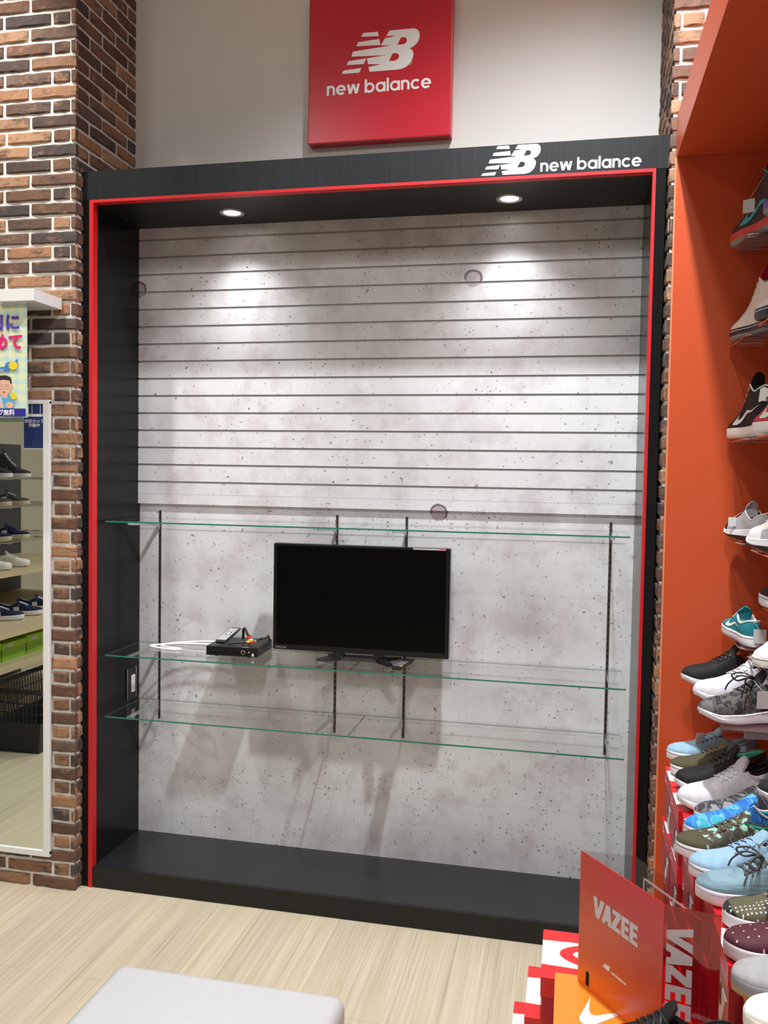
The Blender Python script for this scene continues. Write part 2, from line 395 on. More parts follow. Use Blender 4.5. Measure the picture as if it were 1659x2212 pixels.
def pillar(name, xc, xo, yf, yb, side):
    # xc: corner facing the cabinet, xo: outer limit, side=+1 when the side face looks towards +x
    d = 0.008; mort = 0.0130; H = BP - mort
    b = MB(); x0, x1 = sorted((xc, xo)); i = 0.0
    if side > 0: b.box((x0, yf + d, 0), (x1 - d, yb, 4.6))
    else: b.box((x0 + d, yf + d, 0), (x1, yb, 4.6))
    core = b.build(name, M['mortar'])
    structure(core)
    b = MB(); W = abs(xc - xo); rows = int(4.58 / BP)
    for k in range(rows):
        z = 0.004 + k * BP; odd = k % 2
        # front face, measured from the corner outwards
        s = 0.0 if odd == 0 else 0.022 + mort * 0.6
        first = True
        while s < W - 0.02:
            Lb = 0.195 if not (odd and first) else 0.068
            Lb = min(Lb + random.uniform(-0.004, 0.004), W - s)
            if side > 0: brick(b, (xc - s - Lb, yf + d, z), (1, 0, 0), (0, 0, 1), (0, -1, 0), Lb, H, d)
            else: brick(b, (xc + s, yf + d, z), (1, 0, 0), (0, 0, 1), (0, -1, 0), Lb, H, d)
            s += Lb + mort; first = False
        if odd:  # end of the side brick showing on the front
            x = xc - 0.022 if side > 0 else xc
            brick(b, (x, yf + d, z), (1, 0, 0), (0, 0, 1), (0, -1, 0), 0.022, H, d * 0.9)
        D = yb - yf; s = 0.0 if odd else 0.02 + mort * 0.5; first = True
        while s < D - 0.03:
            Lb = 0.195 if not (not odd and first) else 0.075
            Lb = min(Lb + random.uniform(-0.004, 0.004), D - s)
            if side > 0: brick(b, (xc - d, yf + s, z), (0, 1, 0), (0, 0, 1), (1, 0, 0), Lb, H, d)
            else: brick(b, (xc + d, yf + s + Lb, z), (0, -1, 0), (0, 0, 1), (-1, 0, 0), Lb, H, d)
            s += Lb + mort; first = False
    bo = b.build('brick_facing', M['brick'], core, color=True)
    return core
pillar('wall_left', -0.030, -0.86, -0.052, 0.43, 1)
pillar('wall_right', 2.181, 2.62, -0.055, 0.43, -1)

# ------------------------------------------------------------------ lettering
def arc(cx, cy, R, r, a0, a1, n=28):
    o = [(cx + R * math.cos(math.radians(a0 + (a1 - a0) * i / n)), cy + R * math.sin(math.radians(a0 + (a1 - a0) * i / n))) for i in range(n + 1)]
    q = [(cx + r * math.cos(math.radians(a0 + (a1 - a0) * i / n)), cy + r * math.sin(math.radians(a0 + (a1 - a0) * i / n))) for i in range(n + 1)]
    return o, q
def glyph(ch, s=0.235):
    # returns (advance, list of (outer, inner) strips and plain polygons) with x-height 1
    R = 0.53; out = []
    def rg(cx, a0, a1): out.append(('arc', cx, 0.5, R, R - s, a0, a1))
    def rc(x0, y0, x1, y1): out.append(('poly', [(x0, y0), (x1, y0), (x1, y1), (x0, y1)]))
    if ch == 'n':
        w_ = 0.90; rc(0, 0, s, 1); out.append(('arc', w_ / 2, 1.02 - w_ / 2, w_ / 2, w_ / 2 - s, 0, 180)); rc(w_ - s, 0, w_, 1.02 - w_ / 2); return w_, out
    if ch == 'e': rg(R, 0, 318); rc(0.12, 0.40, 2 * R - 0.002, 0.58); return 2 * R, out
    if ch == 'c': rg(R, 42, 318); return 2 * R - 0.09, out
    if ch == 'a': rg(R, 0, 360); rc(2 * R - s, 0, 2 * R + 0.005, 1); return 2 * R, out
    if ch == 'b': rg(R, 0, 360); rc(-0.005, 0, s, 1.38); return 2 * R, out
    if ch == 'l': rc(0, 0, s, 1.38); return s, out
    if ch == 'w':
        t = s * 1.12
        out.append(('poly', [(0, 1), (t, 1), (0.36 + t / 2, 0), (0.36 - t / 2, 0)][::-1]))
        out.append(('poly', [(0.36 - t / 2, 0), (0.36 + t / 2, 0), (0.70 + t / 2, 1), (0.70 - t / 2, 1)]))
        out.append(('poly', [(0.70 - t / 2, 1), (1.04 - t / 2, 0), (1.04 + t / 2, 0), (0.70 + t / 2, 1)]))
        out.append(('poly', [(1.04 - t / 2, 0), (1.04 + t / 2, 0), (1.40, 1), (1.40 - t, 1)])); return 1.40, out
    return 0.42, out
def nb_text(b, F, x, z, width, th=0.0012, mi=0):
    adv = 0; items = []
    for ch in 'new balance':
        w_, sh = glyph(ch); items.append((adv, sh)); adv += w_ + (0.125 if ch != ' ' else 0)
    adv -= 0.125; k = width / adv
    th0 = th; kk = 0
    for a0, sh in items:
        for it in sh:
            kk += 1; th = th0 + 0.00012 * (kk % 4)
            if it[0] == 'poly': b.prism([[(x + (a0 + p[0]) * k, z + p[1] * k) for p in it[1]]], F, th, mi)
            else:
                _, cx, cy, R, r, s0, s1 = it; o, q = arc(cx, cy, R, r, s0, s1)
                for i in range(len(o) - 1):
                    quad = [q[i], o[i], o[i + 1], q[i + 1]]
                    b.add([F(x + (a0 + p[0]) * k, z + p[1] * k, th) for p in quad] + [F(x + (a0 + p[0]) * k, z + p[1] * k, 0) for p in quad],
                          [(0, 1, 2, 3), (1, 5, 6, 2), (3, 7, 4, 0)], mi)
    return k
NB_BODY = [(1.299, 1.019), (1.90, 1.02), (1.98, 1.012), (2.045, 0.982), (2.09, 0.925), (2.11, 0.838), (2.095, 0.727), (2.04, 0.63), (1.955, 0.558), (1.844, 0.513), (1.905, 0.475), (1.94, 0.42), (1.952, 0.36), (1.94, 0.285), (1.905, 0.188), (1.85, 0.115), (1.78, 0.055), (1.695, 0.015), (1.6, -0.005), (1.532, -0.010), (0.773, -0.006), (0.74, 0.123), (1.104, 0.162), (0.727, 0.195), (0.695, 0.351), (1.227, 0.39), (0.266, 0.43), (0.305, 0.558), (1.364, 0.63), (1.071, 0.656), (1.175, 0.831), (1.506, 0.864), (1.208, 0.89)]
NB_H1 = [(1.61, 0.818), (1.708, 0.812), (1.76, 0.779), (1.773, 0.727), (1.753, 0.669), (1.682, 0.630), (1.513, 0.63)]
NB_H2 = [(1.39, 0.422), (1.487, 0.422), (1.545, 0.396), (1.571, 0.331), (1.545, 0.273), (1.474, 0.230), (1.409, 0.226), (1.292, 0.226)]
NB_BARS = [[(0.578, 1.019), (0.981, 1.019), (1.006, 0.903), (0.532, 0.925)], [(0.442, 0.792), (1.019, 0.825), (1.058, 0.668), (0.403, 0.690)], [(0.188, 0.318), (0.675, 0.351), (0.61, 0.208), (0.136, 0.222)], [(0.058, 0.084), (0.545, 0.11), (0.487, -0.006), (0.0, 0.0)]]
def nb_logo(b, F, x, z, h, th=0.0012, mi=0):
    g = lambda L: [(x + p[0] * h, z + p[1] * h) for p in L]
    b.prism([g(NB_BODY)[::-1], g(NB_H1), g(NB_H2)], F, th, mi)
    for L in NB_BARS: b.prism([g(L)[::-1]], F, th, mi)
SW_OUT = [(0.60, 0.80), (0.72, 0.42), (0.80, 0.16), (0.74, 0.02), (0.62, 0.0), (0.45, 0.12), (0.2, 0.34), (-0.2, 0.66)]
SW_IN = [(0.60, 0.80), (0.625, 0.55), (0.63, 0.40), (0.60, 0.32), (0.53, 0.29), (0.40, 0.35), (0.2, 0.45), (-0.2, 0.66)]
def resamp(P, n):
    out = []
    for i in range(n + 1):
        t = i / n * (len(P) - 1); k = min(int(t), len(P) - 2); u = t - k
        p0, p1, p2, p3 = P[max(k - 1, 0)], P[k], P[k + 1], P[min(k + 2, len(P) - 1)]
        out.append(tuple(0.5 * ((2 * p1[d]) + (-p0[d] + p2[d]) * u + (2 * p0[d] - 5 * p1[d] + 4 * p2[d] - p3[d]) * u * u + (-p0[d] + 3 * p1[d] - 3 * p2[d] + p3[d]) * u ** 3) for d in (0, 1)))
    return out
def swoosh2d(b, F, x, z, wdt, mi=0, flip=False, th=0.0006):
    A = resamp(SW_OUT, 22); B = resamp(SW_IN, 22)
    X = (lambda p: x + ((0.8 - p[0]) if not flip else (p[0] + 0.2)) * wdt)
    P = []
    for p, q in zip(A, B): P.append([F(X(p), z + p[1] * wdt, th), F(X(q), z + q[1] * wdt, th)])
    b.grid(P, mi)
VZ = {'V': [(0, 1), (0.30, 1), (0.40, 0.42), (0.60, 1), (0.93, 1), (0.52, 0), (0.22, 0)],
      'A': [(0, 0), (0.36, 1), (0.66, 1), (0.80, 0), (0.54, 0), (0.52, 0.18), (0.34, 0.18), (0.28, 0)],
      'Z': [(0.02, 0), (0.02, 0.24), (0.36, 0.78), (0.06, 0.78), (0.06, 1), (0.70, 1), (0.70, 0.78), (0.34, 0.22), (0.68, 0.22), (0.68, 0)],
      'E': [(0, 0), (0, 1), (0.58, 1), (0.58, 0.79), (0.25, 0.79), (0.25, 0.61), (0.54, 0.61), (0.54, 0.40), (0.25, 0.40), (0.25, 0.21), (0.58, 0.21), (0.58, 0)]}
def vazee(b, F, x, z, width, height, th=0.0008, rot=False, mi=0):
    adv = 0; lay = []
    for ch, w_, kern in (('V', 0.93, -0.22), ('A', 0.80, 0.0), ('Z', 0.70, 0.06), ('E', 0.58, 0.07), ('E', 0.58, 0)):
        lay.append((ch, adv)); adv += w_ + kern
    kx = width / adv
    for ch, a0 in lay:
        L = [((a0 + p[0]) * kx, p[1] * height) for p in VZ[ch]]
        if rot: L = [(x + p[1], z - p[0]) for p in L]
        else: L = [(x + p[0], z + p[1]) for p in L]
        ar = sum(L[i][0] * L[(i + 1) % len(L)][1] - L[(i + 1) % len(L)][0] * L[i][1] for i in range(len(L)))
        if ar < 0: L = L[::-1]
        b.prism([L], F, th, mi)
def text_obj(name, s, m, size, O, A, B, parent, ext=0.0003, align='LEFT', sx=1.0, bold=0.0):
    cu = bpy.data.curves.new(name, 'FONT'); cu.body = s; cu.size = size; cu.extrude = ext; cu.align_x = align; cu.resolution_u = 3; cu.offset = bold
    t = bpy.data.objects.new(name, cu); COL.objects.link(t)
    dg = bpy.context.evaluated_depsgraph_get(); me = bpy.data.meshes.new_from_object(t.evaluated_get(dg)); bpy.data.objects.remove(t)
    A = Vector(A).normalized(); B = Vector(B).normalized(); N = A.cross(B)
    Mx = Matrix(((A.x * sx, B.x, N.x, O[0]), (A.y * sx, B.y, N.y, O[1]), (A.z * sx, B.z, N.z, O[2]), (0, 0, 0, 1)))
    me.transform(Mx); me.materials.clear(); me.materials.append(m)
    o = bpy.data.objects.new(name, me); COL.objects.link(o)
    if parent: o.parent = parent
    return o

# ------------------------------------------------------------------ display cabinet
X0, X1 = 0.0, 2.142; ZT = 2.876; ZR = 2.764; ZI = 2.753; D = 0.384; DS = 0.366; ZB = 0.083
cab = empty('display_cabinet', (1.07, 0, 0), 0, 'tall black alcove display cabinet with a red inner trim and grey concrete-print back', 'display cabinet')
off = Vector((-1.07, 0, 0))
class CB(MB):
    def build(s, name, mats, parent=None, **k):
        o = MB.build(s, name, mats, parent, **k)
        return o
def cabpart(b, name, m, **k):
    o = b.build(name, m, cab, **k); o.location = off; return o
b = MB(); b.box((-0.046, 0.0, ZR), (2.197, 0.40, ZT)); header = cabpart(b, 'header_board', M['header'])
b = MB(); b.box((-0.046, 0.001, 0), (-0.0005, 0.40, ZR - 0.0005)); cabpart(b, 'side_post', M['black'])
b = MB(); b.box((2.1425, 0.001, 0), (2.176, 0.40, ZR - 0.0005)); cabpart(b, 'side_post', M['black'])
b = MB(); b.box((0, -0.004, 0), (0.0165, 0.03, ZR)); b.box((0.0165, -0.004, ZI), (2.1255, 0.03, ZR)); b.box((2.1315, -0.004, 0), (2.142, 0.03, ZR)); b.box((2.1255, -0.004, ZI), (2.1315, 0.03, ZR))
cabpart(b, 'red_trim', M['red'])
b = MB(); b.box((0, 0.03, 0), (0.0168, 0.40, ZI)); cabpart(b, 'side_panel', M['black'])
b = MB(); b.box((2.1318, 0.03, 0), (2.142, 0.40, ZI)); cabpart(b, 'side_panel', M['black'])
b = MB(); b.box((0.0168, 0.03, ZI), (2.1318, 0.40, ZR)); cabpart(b, 'top_panel', M['plinth'])
b = MB(); b.box((0.0168, 0.0, 0.0), (2.1318, 0.012, ZB - 0.0005)); cabpart(b, 'kick_board', M['plinth'])
b = MB(); b.box((0.0168, 0.0125, 0.06), (2.1318, 0.40, ZB)); cabpart(b, 'plinth_top', M['inner_floor'])
b = MB(); b.box((0.017, D, ZB), (2.1315, 0.40, 1.60)); cabpart(b, 'back_panel', M['concrete'])
# slatted upper panel as one extruded profile
g0, gs = 2.7023, 0.0749; gh = 0.0042; prof = [(DS, 2.7525)]; mi = []
zz = 2.7525
for k in range(15):
    zc = g0 - k * gs
    prof += [(DS, zc + gh), (DS + 0.005, zc + gh + 0.001), (DS + 0.005, zc - gh - 0.001), (DS, zc - gh)]; mi += [0, 1, 1, 1]
prof += [(DS, 1.5575), (0.40, 1.5575)]; mi += [0, 0]
b = MB()
vs = [(0.0172, y, z) for y, z in prof] + [(2.1312, y, z) for y, z in prof]; n = len(prof)
for i in range(n - 1): b.add([vs[i], vs[i + 1], vs[n + i + 1], vs[n + i]], [(0, 1, 2, 3)], mi[i])
slat = cabpart(b, 'slat_panel', [M['concrete'], M['groove']])
b = MB(); b.box((0.0172, DS - 0.0003, 1.6005), (2.1312, DS + 0.001, 1.6014)); o = cabpart(b, 'panel_seam', M['groove'])
Fh = plane_map((0, 0.0, 0), (1, 0, 0), (0, 0, 1), (0, -1, 0))
b = MB(); nb_logo(b, Fh, 1.543, 2.772, 0.0985); o = b.build('emblem', M['ink'], header)
b = MB(); nb_text(b, Fh, 1.751, 2.775, 0.342); o = b.build('lettering', M['ink'], header)
# slotted standards in the back panel
for x in (0.1155, 0.925, 1.2235, 2.0425):
    b = MB(); b.box((x - 0.0055, D - 0.002, 0.60), (x + 0.0055, D + 0.004, 1.528))
    z = 0.612
    while z < 1.52:
        b.box((x - 0.0022, D - 0.0026, z), (x + 0.0022, D - 0.0015, z + 0.013), 1); z += 0.025
    cabpart(b, 'shelf_standard', [M['slot'], M['slotdark']])
# wall switch on the left panel
sw = empty('wall_switch', (0.0168, 0.308, 0.70), 0, 'black wall switch plate with a pale rocker on the left inner side of the cabinet', 'switch')
b = MB(); b.cbox((0, -0.040, -0.002), (0.006, 0.040, 0.138), 0.003); b.build('plate', M['dark'], sw)
b = MB(); b.tube([(0.0055, -0.039, 0), (0.0055, -0.039, 0.136), (0.0055, 0.039, 0.136), (0.0055, 0.039, 0)], 0.0011, n=6, closed=True); b.build('plate_rim', M['chrome'], sw)
b = MB(); b.cbox((0.006, -0.006, 0.030), (0.010, 0.022, 0.105), 0.0015); b.build('rocker', M['white'], sw)
# downlights
for i, x in enumerate((0.513, 1.630)):
    t = empty('recessed_downlight', (x, 0.205, ZI), 0, ('lit round downlight above the left half of the cabinet', 'lit round downlight above the right half of the cabinet, under the black header lettering')[i], 'downlight', None)
    b = MB(); P = []
    for k in range(33):
        a = 2 * PI * k / 32; P.append([Vector((r * math.cos(a), r * math.sin(a), z)) for r, z in ((0.050, 0.0), (0.049, -0.004), (0.038, -0.004), (0.034, -0.001))])
    b.grid(P); b.build('rim', M['lamp_off'], t, smooth=True)
    b = MB(); vs = [(0.035 * math.cos(2 * PI * k / 32), 0.035 * math.sin(2 * PI * k / 32), -0.0012) for k in range(32)]; b.add(vs, [tuple(range(31, -1, -1))]); b.build('lens', M['lamp'], t)

# red square sign on the white wall
sg = empty('wall_sign', (1.0765, 0.425, 3.07), 0, 'large square red sign with a white emblem and lettering on the white wall', 'sign')
b = MB(); b.cbox((-0.2995, -0.052, 0), (0.2995, -0.0, 0.60), 0.004); b.build('sign_board', M['sign_red'], sg)
Fs = plane_map((-1.0765, -0.052, -3.07), (1, 0, 0), (0, 0, 1), (0, -1, 0))
b = MB(); nb_logo(b, Fs, 0.919, 3.346, 0.1535); b.build('emblem', M['ink'], sg)
b = MB(); nb_text(b, Fs, 0.857, 3.262, 0.436); b.build('lettering', M['ink'], sg)
text_obj('registered_mark', '\u00ae', mat('faded_ink', (0.75, 0.4, 0.42), 0.5), 0.026, (0.119, -0.0523, 0.288), (1, 0, 0), (0, 0, 1), sg)

# ------------------------------------------------------------------ glass shelves and brackets
def glass_shelf(xa, xb, z, label):
    t = empty('glass_shelf', ((xa + xb) / 2, 0.21, z - 0.006), 0, label, 'glass shelf', None)
    h = (xb - xa) / 2; y0, y1 = 0.058 - 0.21, 0.362 - 0.21
    b = MB(); b.add([(-h, y0, 0.006), (h, y0, 0.006), (h, y1, 0.006), (-h, y1, 0.006)], [(0, 1, 2, 3)], 0)
    e = 0.0
    b.add([(-h, y0, 0), (h, y0, 0), (h, y1, 0), (-h, y1, 0), (-h, y0, 0.006), (h, y0, 0.006), (h, y1, 0.006), (-h, y1, 0.006)], [(0, 1, 5, 4)], 1)
    b.add([(-h, y0, 0), (h, y0, 0), (h, y1, 0), (-h, y1, 0), (-h, y0, 0.006), (h, y0, 0.006), (h, y1, 0.006), (-h, y1, 0.006)], [(1, 2, 6, 5), (2, 3, 7, 6), (3, 0, 4, 7)], 3)
    b.add([(-h, y0, 0), (h, y0, 0), (h, y1, 0), (-h, y1, 0)], [(3, 2, 1, 0)], 2)
    o = b.build('pane', [M['glass'], M['glass_edge'], M['glass_under'], M['glass_side']], t); return t
M['glass_side'] = m_glassy('glass_side_edge', (0.55, 0.62, 0.59), 0.1, 1.5, (0.15, 0.2, 0.18), 0.3)
M['glass_under'] = m_glassy('glass_underside', (1, 1, 1), 0.0, 1.0)
LV = [('topmost', 1.495), ('middle', 0.946), ('lowest', 0.692)]
for nm, z in LV:
    for xa, xb, sd, ext in ((0.037, 1.0645, 'left', ''), (1.0665, 2.096, 'right', '')):
        more = {('middle', 'left'): ', carrying the disc player', ('middle', 'right'): ', a remote near its left end'}.get((nm, sd), ', empty')
        glass_shelf(xa, xb, z, f'{nm} glass shelf on the {sd} side of the cabinet{more}')
for nm, z in LV:
    for x, pos in ((0.1155, 'leftmost slotted rail'), (0.925, 'second slotted rail from the left'), (1.2235, 'third slotted rail from the left'), (2.0425, 'rightmost slotted rail')):
        t = empty('shelf_bracket', (x, D - 0.002, z - 0.006), 0, f'slim metal bracket under the {nm} glass shelf at the {pos}', 'shelf bracket', None)
        b = MB(); L = -0.285
        prof = [(0, 0.0), (L, 0.0), (L, -0.010), (L + 0.02, -0.012), (-0.09, -0.022), (-0.02, -0.034), (0, -0.05)]
        vs = [(-0.0016, y, zz_ - 0.0005) for y, zz_ in prof] + [(0.0016, y, zz_ - 0.0005) for y, zz_ in prof]; n = len(prof)
        b.add(vs, [tuple(range(n - 1, -1, -1)), tuple(range(n, 2 * n))] + [(i, (i + 1) % n, n + (i + 1) % n, n + i) for i in range(n)])
        b.build('arm', M['steel'], t)
        b = MB(); b.cyl((0, L + 0.012, -0.006), (0, L + 0.012, 0.0002), 0.0035, n=10); b.build('rest_pad', M['acrylic'], t)

# ------------------------------------------------------------------ television, player, remotes, cables
ZS = 0.946
tv = empty('television', (1.069, 0.235, ZS), 0, 'flat black television standing on the middle glass shelf', 'television')
b = MB(); b.cbox((-0.363, -0.028, 0.034), (0.363, 0.016, 0.470), 0.005); b.cbox((-0.24, 0.014, 0.08), (0.24, 0.045, 0.36), 0.01); b.build('body', M['tv'], tv)
b = MB(); b.box((-0.348, -0.0290, 0.058), (0.348, -0.0275, 0.461)); b.build('screen', M['tvscreen'], tv)
b = MB(); b.cbox((-0.360, -0.0305, 0.036), (0.360, -0.0278, 0.0575), 0.001); b.build('lower_bezel', M['tv'], tv)
st = MB()
def bar(b, p, q, w0, h0, w1, h1):
    p = Vector(p); q = Vector(q); d = (q - p).normalized(); s_ = Vector((-d.y, d.x, 0)).normalized()
    vs = []
    for c, wd, h in ((p, w0, h0), (q, w1, h1)):
        vs += [c + s_ * wd / 2, c - s_ * wd / 2, c - s_ * wd / 2 * 0.7 + Vector((0, 0, h)), c + s_ * wd / 2 * 0.7 + Vector((0, 0, h))]
    b.add(vs, [(0, 1, 2, 3), (7, 6, 5, 4), (0, 4, 5, 1), (1, 5, 6, 2), (2, 6, 7, 3), (3, 7, 4, 0)])
zf = 0.0005
bar(st, (-0.168, -0.045, zf), (-0.085, 0.01, zf), 0.022, 0.008, 0.040, 0.022)
bar(st, (0.138, -0.066, zf), (0.075, 0.01, zf), 0.026, 0.010, 0.040, 0.022)
bar(st, (-0.15, 0.085, zf), (-0.085, 0.01, zf), 0.022, 0.008, 0.040, 0.020)
bar(st, (0.15, 0.085, zf), (0.075, 0.01, zf), 0.022, 0.008, 0.040, 0.020)
bar(st, (-0.10, 0.012, zf), (0.09, 0.012, zf), 0.045, 0.018, 0.045, 0.018)
st.build('stand', M['dark'], tv)
b = MB()
for x in (-0.088, 0.078):
    b = MB(); b.cbox((x - 0.022, -0.012, 0.012), (x + 0.022, 0.014, 0.040), 0.004); b.build('neck', M['dark'], tv)
b = MB(); b.box((0.215, -0.0288, 0.4622), (0.315, -0.0282, 0.4688), 0); b.box((0.315, -0.0288, 0.4622), (0.345, -0.0282, 0.4688), 1)
b.build('sticker', [mat('sticker_grey', (0.45, 0.42, 0.42), 0.5), mat('sticker_pink', (0.75, 0.2, 0.25), 0.5)], tv)
text_obj('brand_lettering', 'ORION', M['grey'], 0.012, (-0.352, -0.0306, 0.041), (1, 0, 0), (0, 0, 1), tv, sx=1.25)

dv = empty('disc_player', (0.545, 0.253, ZS), math.radians(2.4), 'small black disc player on the middle glass shelf left of the television', 'disc player')
b = MB(); b.cbox((-0.109, -0.100, 0.005), (0.109, 0.102, 0.044), 0.003); b.build('case', M['dark'], dv)
for x in (-0.07, 0.07):
    for y in (-0.08, 0.08): b = MB(); b.cyl((x, y, 0.0003), (x, y, 0.006), 0.008, n=12); b.build('foot', M['dark'], dv)
b = MB(); b.box((-0.107, -0.1018, 0.008), (0.107, -0.0995, 0.042)); b.build('front_panel', M['tv'], dv)
b = MB(); P = [[Vector((0.050 + r * math.cos(2 * PI * k / 24), -0.1030 - h, 0.024 + r * math.sin(2 * PI * k / 24))) for r, h in ((0.0095, -0.002), (0.009, 0.0015), (0.0065, 0.0015), (0.006, 0.0))] for k in range(25)]; b.grid(P); b.build('knob', M['chrome'], dv)
b = MB(); b.box((0.073, -0.1025, 0.023), (0.077, -0.1017, 0.027)); b.box((0.086, -0.1023, 0.010), (0.096, -0.1017, 0.013)); b.box((0.086, -0.1023, 0.015), (0.096, -0.1017, 0.018)); b.box((0.089, -0.1023, 0.020), (0.094, -0.1017, 0.0215)); b.build('panel_marks', M['ink'], dv)
b = MB(); b.box((0.045, -0.097, 0.0441), (0.060, -0.095, 0.0443)); b.box((0.06, -0.097, 0.0441), (0.072, -0.095, 0.0443)); b.build('top_print', M['ink'], dv)
b = MB()
for r_i in range(2):
    for k in range(7): b.box((0.1088, -0.02 + k * 0.014, 0.024 + r_i * 0.008), (0.1094, -0.011 + k * 0.014, 0.0265 + r_i * 0.008))
b.build('side_vents', M['slotdark'], dv)
# remote on the player
def remote(name, loc, rot, L, W, label, colored):
    t = empty(name, loc, 0, label, 'remote control'); t.rotation_euler = rot
    b = MB(); P = []
    for i, (y, hh, ww) in enumerate(((0, 0.009, 0.9), (0.01, 0.012, 1.0), (L * 0.4, 0.013, 1.0), (L * 0.8, 0.014, 1.0), (L, 0.011, 0.9))):
        w_ = W / 2 * ww; P.append([Vector(p) for p in ((-w_ * 0.75, y, 0), (w_ * 0.75, y, 0), (w_, y, hh * 0.7), (w_ * 0.96, y, hh), (-w_ * 0.96, y, hh), (-w_, y, hh * 0.7), (-w_ * 0.75, y, 0))])
    b.grid(P); n = 6
    b.add([P[0][k] for k in range(6)], [tuple(range(6))]); b.add([P[-1][k] for k in range(6)], [tuple(range(5, -1, -1))]); b.build('shell', M['dark'], t)
    b = MB(); mats = [M['ink']]
    if not colored:
        for r_ in range(9):
            for c_ in range(4):
                if r_ in (4, 5) and c_ in (1, 2): continue
                x = (c_ - 1.5) * W * 0.21; y = L * 0.08 + r_ * L * 0.092; b.box((x - W * 0.075, y, 0.0125), (x + W * 0.075, y + L * 0.045, 0.0152))
        b.box((-W * 0.13, L * 0.46, 0.0125), (W * 0.13, L * 0.57, 0.0155)); b.build('keys', mats, t)
    else:
        for k in range(9):
            for c_ in range(3): b.box(((c_ - 1) * W * 0.26 - W * 0.08, L * (0.2 + k * 0.08), 0.0125), ((c_ - 1) * W * 0.26 + W * 0.08, L * (0.24 + k * 0.08), 0.0150))
        b.build('keys', M['grey'], t)
        cs = [(0.1, 0.2, 0.9), (0.9, 0.05, 0.03), (0.02, 0.5, 0.2), (0.9, 0.7, 0.05)]
        b = MB()
        for k in range(4): b.box(((k - 1.5) * W * 0.22 - W * 0.08, L * 0.09, 0.0122), ((k - 1.5) * W * 0.22 + W * 0.08, L * 0.13, 0.0155), k)
        b.build('colour_keys', [mat('key_colour', c, 0.4) for c in cs], t)
    return t
remote('remote_control', (0.490, 0.178, 0.9945), (math.radians(10), math.radians(0), math.radians(-2)), 0.165, 0.048, 'black remote control with white keys leaning on the disc player', False)
remote('remote_control', (1.243, 0.112, 0.9478), (0, 0, math.radians(-8)), 0.17, 0.044, 'small dark remote with coloured keys beside the television foot', True)
# AV cable bundle with three plugs
av = empty('av_cable', (0.60, 0.22, 0.991), 0, 'bundled black cable with red, white and yellow plugs on the disc player', 'cable')
b = MB(); b.tube(resamp3 := [(-0.075, -0.045, 0.008), (-0.02, -0.03, 0.012), (0.02, -0.012, 0.016), (0.04, 0.0, 0.02)], 0.0055, n=8)
b.tube([(-0.062, 0.09, 0.004), (-0.050, 0.060, 0.050), (-0.040, 0.052, 0.056), (-0.020, 0.030, 0.036), (0.012, 0.0, 0.02)], 0.0055, n=8)
b.tube([(-0.040, 0.052, 0.056), (-0.028, 0.060, 0.022), (-0.02, 0.07, 0.004)], 0.0055, n=8)
b.tube([(0.0, 0.0, 0.02), (0.03, 0.02, 0.018), (0.058, 0.045, 0.022), (0.062, 0.055, 0.03), (0.066, 0.065, 0.004)], 0.0045, n=8)
b.build('cord', M['dark'], av, smooth=True)
for k, (p, c) in enumerate((((0.005, -0.018, 0.031), (0.8, 0.02, 0.02)), ((0.014, -0.022, 0.024), (0.85, 0.85, 0.82)), ((0.024, -0.020, 0.018), (0.8, 0.7, 0.03)), ((0.002, -0.025, 0.014), (0.75, 0.68, 0.04)), ((0.016, -0.032, 0.012), (0.8, 0.03, 0.02)))):
    b = MB(); d = Vector((0.024, -0.012, -0.004 + 0.003 * k)); b.tube([Vector(p) - d * 0.4, Vector(p) + d * 0.1, Vector(p) + d * 0.45], [0.0045, 0.0058, 0.0058], n=10)
    o = b.build('plug', mat('plug_sleeve', c, 0.4), av, smooth=True)
    b = MB(); b.cyl(Vector(p) + d * 0.4, Vector(p) + d * 0.95, 0.0018, n=8); b.build('pin', M['chrome'], o)
def smooth_path(P, n):
    out = []
    for i in range(n + 1):
        t = i / n * (len(P) - 1); k = min(int(t), len(P) - 2); u = t - k
        p0, p1, p2, p3 = [Vector(P[j]) for j in (max(k - 1, 0), k, k + 1, min(k + 2, len(P) - 1))]
        out.append(0.5 * (2 * p1 + (p2 - p0) * u + (2 * p0 - 5 * p1 + 4 * p2 - p3) * u * u + (3 * p1 - p0 - 3 * p2 + p3) * u ** 3))
    return out
wc = empty('power_cord', (0.25, 0.25, ZS), 0, 'white power cord looped on the middle glass shelf left of the disc player', 'cord')
b = MB(); b.tube(smooth_path([(0.195, 0.078, 0.02), (0.12, 0.085, 0.022), (0.0, 0.080, 0.012), (-0.06, 0.060, 0.006), (-0.105, 0.022, 0.005), (-0.112, 0.006, 0.005), (-0.10, -0.004, 0.005), (-0.04, -0.030, 0.005), (0.028, -0.036, 0.005), (0.040, -0.022, 0.005), (0.028, -0.012, 0.005), (-0.03, -0.004, 0.006), (-0.07, 0.02, 0.007), (-0.02, 0.05, 0.012), (0.08, 0.06, 0.014), (0.195, 0.062, 0.014)], 90), 0.0042, n=8)
b.build('cord', mat('white_cord', (0.85, 0.85, 0.85), 0.4), wc, smooth=True)

